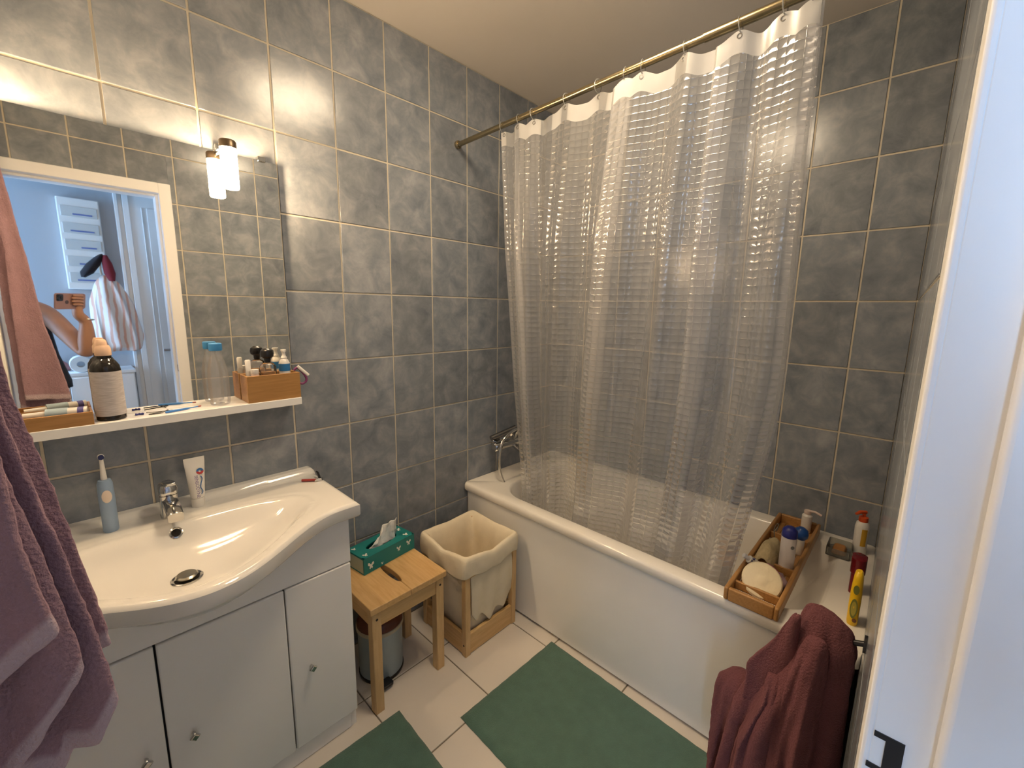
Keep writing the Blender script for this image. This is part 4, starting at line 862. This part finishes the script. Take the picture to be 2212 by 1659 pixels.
# crumpled towel on the hook beside the door
t2 = thing('hook_towel', (1.08, .1, .25), 'dark plum towel bunched on a hook beside the bathtub end', 'towel')
def lump(b, xc, yl, yr, ztop, zbot, hx, seed, topc, n=48, m=34):
    rows = []; uvs = []
    for j in range(m+1):
        v = j/m; z = ztop+(zbot-ztop)*v; y0, y1 = yr(z), yl(z); cy = (y0+y1)/2; hy = (y1-y0)/2; rd = math.sqrt(min(1, v/.10+.0005)); row = []; ur = []
        for i in range(n):
            a = 2*math.pi*i/n; pl = 1+(.30*math.sin(5*a+seed+2.2*v)+.16*math.sin(9*a+seed*2-3*v))*min(1, v*2.2+.1)
            y = cy+hy*math.cos(a)*(.65+.35*rd)*(1+.06*math.sin(7*a+seed+4*v)); x = xc(z)+hx(z)*math.sin(a)*pl*(.25+.75*rd)
            row.append(Vector((x, min(max(y, .010), 9), z+topc(y)*(1-ss(0, .35, v))))); ur.append((i/n, v*.9))
        rows.append(row); uvs.append(ur)
    k = len(b.v); b.loft(rows); b.uv = (b.uv or [])+[q for r in uvs for q in r]
b = MB()
yl_main = lambda z: pw(z, [(.16, .262), (.40, .235), (.475, .222), (.56, .190), (.63, .160), (.67, .138), (.73, .122), (.80, .115)])
lump(b, lambda z: 1.09, yl_main, lambda z: .012, .787, .16, lambda z: pw(z, [(.16, .085), (.5, .075), (.75, .040)]), .6, lambda y: -.42*max(0, .095-y)-.3*max(0, y-.11))
lump(b, lambda z: 1.13, lambda z: pw(z, [(.16, .292), (.42, .288), (.46, .280), (.49, .262)]), lambda z: .16, .490, .16, lambda z: .045, 2.4, lambda y: 0)
lump(b, lambda z: 1.04, lambda z: pw(z, [(.16, .150), (.5, .140), (.72, .105)]), lambda z: .055, .735, .16, lambda z: pw(z, [(.16, .055), (.6, .042), (.74, .03)]), 4.0, lambda y: 0)
lump(b, lambda z: 1.045, lambda z: pw(z, [(.16, .225), (.40, .205), (.54, .165)]), lambda z: pw(z, [(.16, .165), (.54, .12)]), .60, .16, lambda z: .040, 5.3, lambda y: 0)
# corner of the towel folded out to the side
rows = []; uvs = []
for j in range(15):
    v = j/14; P0 = Vector((1.060, .118-.01*v, .762-.235*v)); P1 = Vector((1.050, pw(v, [(0, .124), (.45, .165), (.72, .212), (.80, .205), (1, .212)]), .762-.05*v-.235*v*(.55+.45*v)))
    rows.append([P0.lerp(P1, i/10)+Vector((-.010*math.sin(i/10*4.5+v), 0, -.004*math.sin(i/10*3))) for i in range(11)]); uvs.append([(i/10, .9*v) for i in range(11)])
flap = MB(); flap.loft(rows, closed=False); flap.uv = [q for r in uvs for q in r]
flap.build('folded_corner', PLUM, t2, solid=.012, sub=1, angle=180, disp=.004, dscale=.03)
b.build('cloth', PLUM, t2, sub=1, angle=180, disp=.006, dscale=.03)
hk = thing('wall_hook', (1.09, yc(1.09), .74), 'black wall hook behind the plum towel', 'hook')
MB().tube(smoothpath([(1.09, yc(1.09)+.003, .735), (1.09, .035, .725), (1.09, .05, .735), (1.09, .05, .75)]), .006).build('arm', BLACKP, hk); b = MB(); b.lathe([(.018, 0), (.018, .005)], (1.09, yc(1.09)+.0012, .735), 20, axis=(0, 1, 0)).build('plate', BLACKP, hk)

# ------------------------------------------------------------------ photographer with phone, reflected in the mirror
EYEV = Vector((0, 0, EYE))
ph = thing('phone', tuple(EYEV), 'smartphone held up by the photographer, seen in the mirror', 'phone')
CAMM = Matrix(((rgt.x, upv.x, fwd.x, 0), (rgt.y, upv.y, fwd.y, 0), (rgt.z, upv.z, fwd.z, EYE), (0, 0, 0, 1)))
def ph_build(b, name, m, parent, **k): b.xf(CAMM); return b.build(name, m, parent, **k)
PX0, PX1, PY0, PY1 = .004, .164, -.044, .036
ph_build(MB().loft([rrect((PX0+PX1)/2, (PY0+PY1)/2, (PX1-PX0)/2, (PY1-PY0)/2, .011, z, 5) for z in (-.0125, -.0045)]), 'case', mat('rose_case', (.34, .20, .18), .4), ph, bevel=.001)
isl = ph_build(MB().loft([rrect(PX0+.021, PY1-.021, .017, .017, .006, z, 4) for z in (-.0045, -.0030)]), 'camera_island', mat('dark_glass_island', (.03, .03, .035), .2), ph)
for x, y in ((PX0+.013, PY1-.013), (PX0+.013, PY1-.030), (PX0+.030, PY1-.021)):
    if abs(x) < .02 and abs(y) < .02: pass
    k = MB().lathe([(.0065, -.0030), (.0065, -.0015), (.0045, -.0016)], (x, y, 0), 16); ph_build(k, 'lens', BLACKP, isl)
k = MB().lathe([(.0095, -.0045), (.0095, -.0042)], (.062, -.008, 0), 20); ph_build(k, 'emblem', mat('dark_emblem', (.06, .04, .04), .3), ph, smooth=False)
pe = thing('person', (-.22, -.40, 0), 'person in a dark top holding up a phone, reflected in the mirror', 'person')
SKIN = mat('skin', (.42, .22, .14), .5, var=.06, scale=9, sss=.1)
def skinned(name, V, E, parent, m, sub=2, root=0):
    me = bpy.data.meshes.new(name); me.from_pydata([tuple(p[0]) for p in V], E, []); me.update()
    o = bpy.data.objects.new(name, me); C.objects.link(o); o.parent = parent; o.matrix_parent_inverse = W[parent].inverted(); W[o] = Matrix()
    sk_ = o.modifiers.new('skin', 'SKIN'); sk_.use_smooth_shade = True
    if not me.skin_vertices: 
        try: me.attributes.new('skin', 'FLOAT', 'POINT')
        except Exception: pass
    for i, p in enumerate(V):
        r = p[1]; me.skin_vertices[0].data[i].radius = r if isinstance(r, tuple) else (r, r); me.skin_vertices[0].data[i].use_root = (i == root)
    s_ = o.modifiers.new('sub', 'SUBSURF'); s_.levels = sub; s_.render_levels = sub
    me.materials.append(m); return o
hand = CAMM @ Vector((.118, -.035, -.012))
V = [((-.22, -.42, .95), (.14, .10)), ((-.22, -.42, 1.12), (.13, .095)), ((-.22, -.40, 1.28), (.15, .10)), ((-.22, -.40, 1.40), (.09, .07)), ((-.22, -.38, 1.47), .05), ((-.22, -.36, 1.54), (.065, .075)), ((-.22, -.35, 1.63), (.075, .092)), ((-.22, -.36, 1.71), (.05, .06)),
     ((-.045, -.34, 1.36), .052), ((.035, -.23, 1.23), .046), ((.088, -.165, 1.135), .040), ((.094, -.150, 1.215), .040), ((.100, -.135, 1.315), .027), (tuple(hand+Vector((0, -.008, -.035))), .026), (tuple(hand), .027),
     ((-.385, -.38, 1.37), .052), ((-.42, -.39, 1.22), .046), ((-.42, -.36, 1.08), .040), ((-.39, -.27, 1.00), .034), ((-.35, -.24, .95), .026),
     ((-.14, -.42, .88), .085), ((-.13, -.41, .48), .058), ((-.13, -.43, .10), .040), ((-.13, -.33, .035), .032),
     ((-.30, -.42, .88), .085), ((-.31, -.41, .48), .058), ((-.31, -.43, .10), .040), ((-.31, -.33, .035), .032)]
Ed = [(0, 1), (1, 2), (2, 3), (3, 4), (4, 5), (5, 6), (6, 7), (3, 8), (8, 9), (9, 10), (10, 11), (11, 12), (12, 13), (13, 14), (3, 15), (15, 16), (16, 17), (17, 18), (18, 19), (0, 20), (20, 21), (21, 22), (22, 23), (0, 24), (24, 25), (25, 26), (26, 27)]
# fingers: four across the back of the phone, thumb on its other side
fing = [(.104, .026, .085), (.112, .012, .080), (.118, -.004, .078), (.122, -.020, .084)]
base = len(V)
for k, (x1, yy, xt) in enumerate(fing):
    a = CAMM @ Vector((.143, yy-.012, -.010)); c = CAMM @ Vector((.133, yy, .006)); d = CAMM @ Vector((x1-.012, yy+.002, .0045)); e = CAMM @ Vector((xt, yy+.001, .0035))
    i = len(V); V += [(tuple(a), .0095), (tuple(c), .0088), (tuple(d), .0080), (tuple(e), .0068)]; Ed += [(14, i), (i, i+1), (i+1, i+2), (i+2, i+3)]
i = len(V); V += [(tuple(CAMM @ Vector((.135, -.030, -.026))), .012), (tuple(CAMM @ Vector((.118, -.012, -.024))), .0105), (tuple(CAMM @ Vector((.100, .002, -.022))), .0085)]; Ed += [(14, i), (i, i+1), (i+1, i+2)]
skinned('body', V, Ed, pe, SKIN, 2)
TOP = mat('black_cotton', (.012, .013, .018), .9, var=.2, scale=40); TRO = mat('dark_denim', (.02, .022, .035), .9, var=.2, scale=40)
def oval(c, rx, ry, n=28): return [Vector((c[0]+rx*math.cos(2*math.pi*k/n), c[1]+ry*math.sin(2*math.pi*k/n), c[2])) for k in range(n)]
MB().loft([oval((-.22, -.42, .93), .235, .125), oval((-.22, -.42, .97), .235, .128), oval((-.22, -.42, 1.12), .20, .120), oval((-.22, -.40, 1.26), .185, .130), oval((-.22, -.40, 1.36), .180, .110), oval((-.22, -.395, 1.415), .12, .085), oval((-.22, -.39, 1.44), .085, .070)], cap0=False, cap1=False).build('top', TOP, pe, solid=.004, angle=80)
MB().loft([oval((-.22, -.42, .955), .165, .12), oval((-.22, -.42, .86), .172, .125), oval((-.22, -.42, .82), .165, .12)], cap1=False).build('waistband', TRO, pe, angle=80)
for x in (-.135, -.305): MB().loft([oval((x, -.42, .87), .10, .11), oval((x, -.415, .70), .088, .092), oval((x, -.41, .48), .072, .076), oval((x, -.425, .20), .062, .066), oval((x, -.43, .05), .062, .068)], cap1=False).build('trouser_leg', TRO, pe, solid=.004, angle=80)
HAIR = mat('brown_hair', (.05, .028, .016), .5, var=.3, scale=40, stretch=(8, 8, 1))
MB().ball((-.22, -.385, 1.655), .092, .098, .105, 20, 14).build('hair', HAIR, pe)
for s in (-1, 1): MB().ball((-.22+s*.030, -.282, 1.625), .011, .007, .007, 12, 8).build('eye', mat('eye_white', (.6, .58, .55), .2), pe)
MB().loft([oval((-.22, -.275, z), r, r*.9, 10) for z, r in ((1.585, .006), (1.59, .014), (1.605, .011), (1.635, .006))]).build('nose', SKIN, pe)
MB().ball((-.22, -.282, 1.562), .022, .006, .006, 12, 8).build('mouth', mat('lips', (.35, .12, .10), .5), pe)
br = CAMM @ Vector((.118, -.035, -.012)); P = []
for k in range(25): a = 2*math.pi*k/24; P.append((.101+.031*math.cos(a), -.137+.031*math.sin(a), 1.322+.004*math.sin(a)))
MB().tube(P, .003, 6, caps=False).build('bracelet', mat('gold_bracelet', (.75, .60, .40), .25, 1), label='thin pale bracelet on the wrist of the raised arm', cat='bracelet')

# ------------------------------------------------------------------ hallway things reflected in the mirror
hy = hy0+.0005
hr = thing('coat_hook', (.24, hy, 1.72), 'hallway coat hook carrying the bags, seen in the mirror', 'hook')
bx(.215, .272, hy+.058, hy+.066, 1.69, 1.73).build('plate', WHITEP, hr, bevel=.003); MB().tube(smoothpath([(.245, hy+.062, 1.715), (.245, hy+.12, 1.702), (.245, hy+.135, 1.735)]), .007).build('prong', WHITEP, hr)
tt = thing('tote_bag', (.27, -1.05, 1.05), 'white and peach striped cloth tote bag hanging in the hallway', 'bag')
m = bpy.data.materials.new('peach_striped_cotton'); m.use_nodes = True; N = m.node_tree.nodes; L = m.node_tree.links
tc = N.new('ShaderNodeTexCoord'); wv = N.new('ShaderNodeTexWave'); wv.inputs['Scale'].default_value = 9; wv.inputs['Distortion'].default_value = 2.5; L.new(tc.outputs['Object'], wv.inputs['Vector'])
rp = N.new('ShaderNodeValToRGB'); rp.color_ramp.elements[0].color = (.72, .42, .33, 1); rp.color_ramp.elements[1].color = (.80, .76, .74, 1); rp.color_ramp.elements[0].position = .2; rp.color_ramp.elements[1].position = .45
L.new(wv.outputs[0], rp.inputs[0]); L.new(rp.outputs[0], N['Principled BSDF'].inputs['Base Color']); N['Principled BSDF'].inputs['Roughness'].default_value = .9; MATS[m.name] = m
rows = []
for j in range(22):
    v = j/21; z = 1.60-v*.52; hw = pw(v, [(0, .018), (.10, .06), (.35, .105), (.8, .125), (1, .10)]); hd = pw(v, [(0, .012), (.2, .04), (.7, .06), (1, .035)])
    rows.append([Vector((.255+.035*v+hw*math.cos(a)*(1+.10*math.sin(6*a+2*v)), -1.000+hd*math.sin(a)*(1+.25*math.sin(7*a+v*3)), z-.02*math.sin(3*a)*v)) for a in [2*math.pi*k/40 for k in range(40)]])
MB().loft(rows).build('sack', m, tt, sub=1, angle=80)
for s in (-.010, .012): MB().tube(smoothpath([(.245+s, -1.018, 1.60), (.244+s, -1.018, 1.66), (.245, -1.018, 1.716)]), .006, 8).build('strap', mat('cream_strap', (.72, .66, .55), .8), tt)
cp = thing('peaked_hat', (.215, -1.06, 1.62), 'dark red and black peaked hat hanging from the hallway hook', 'hat')
MB().loft([[Vector((.245-.10*v+hw*math.cos(a), -.975+.03*math.sin(a), 1.735-.155*v+hw*.2*math.sin(2*a))) for a in [2*math.pi*k/20 for k in range(20)]] for v, hw in ((0, .008), (.15, .022), (.45, .035), (.8, .034), (1, .012))]).build('crown', mat('black_cloth', (.015, .012, .016), .9), cp, angle=80)
MB().loft([[Vector((.262+.02*v+hw*math.cos(a), -.965+.02*math.sin(a), 1.73-.17*v)) for a in [2*math.pi*k/16 for k in range(16)]] for v, hw in ((0, .012), (.3, .026), (.7, .030), (1, .016))]).build('brim', mat('wine_cloth', (.20, .02, .03), .9), cp, angle=80)
hc = thing('hall_cabinet', (.10, -1.0, 0), 'low white cabinet in the hallway under the bags', 'cabinet')
bx(-.35, .33, hy, -.88, 0, .93).build('body', WHITEP, hc, bevel=.004); bx(-.36, .338, hy, -.872, .93, .952).build('top', WHITEP, hc, bevel=.004); bx(-.345, .0, -.88, -.868, .03, .92).build('door', WHITEP, hc, bevel=.003); bx(.005, .325, -.88, -.868, .03, .92).build('door', WHITEP, hc, bevel=.003)
MB().lathe([(.020, -.05), (.052, -.05), (.054, -.045), (.054, .045), (.052, .05), (.020, .05), (.020, -.05)], (.07, -.935, 1.007), 28, axis=(0, 1, 0), cap0=False, cap1=False).build('toilet_roll', mat('paper_white', (.80, .82, .82), .9), label='white toilet roll lying on the hallway cabinet', cat='toilet roll')
rows = []
for i in range(12):
    q = i/11; rows.append([Vector((-.12+.14*q, -1.07+(.06+.01*math.sin(q*7))*math.cos(a)*math.sin(math.pi*(.1+.8*q)), .953+.045*(1+math.sin(a))*math.sin(math.pi*(.1+.8*q))*(1+.15*math.sin(3*a+q*8)))) for a in [2*math.pi*k/18 for k in range(18)]])
MB().loft(rows).build('pink_cloth', mat('faded_pink', (.55, .25, .24), .9, var=.15), label='crumpled pink cloth on the hallway cabinet behind the roll', cat='cloth', angle=80)
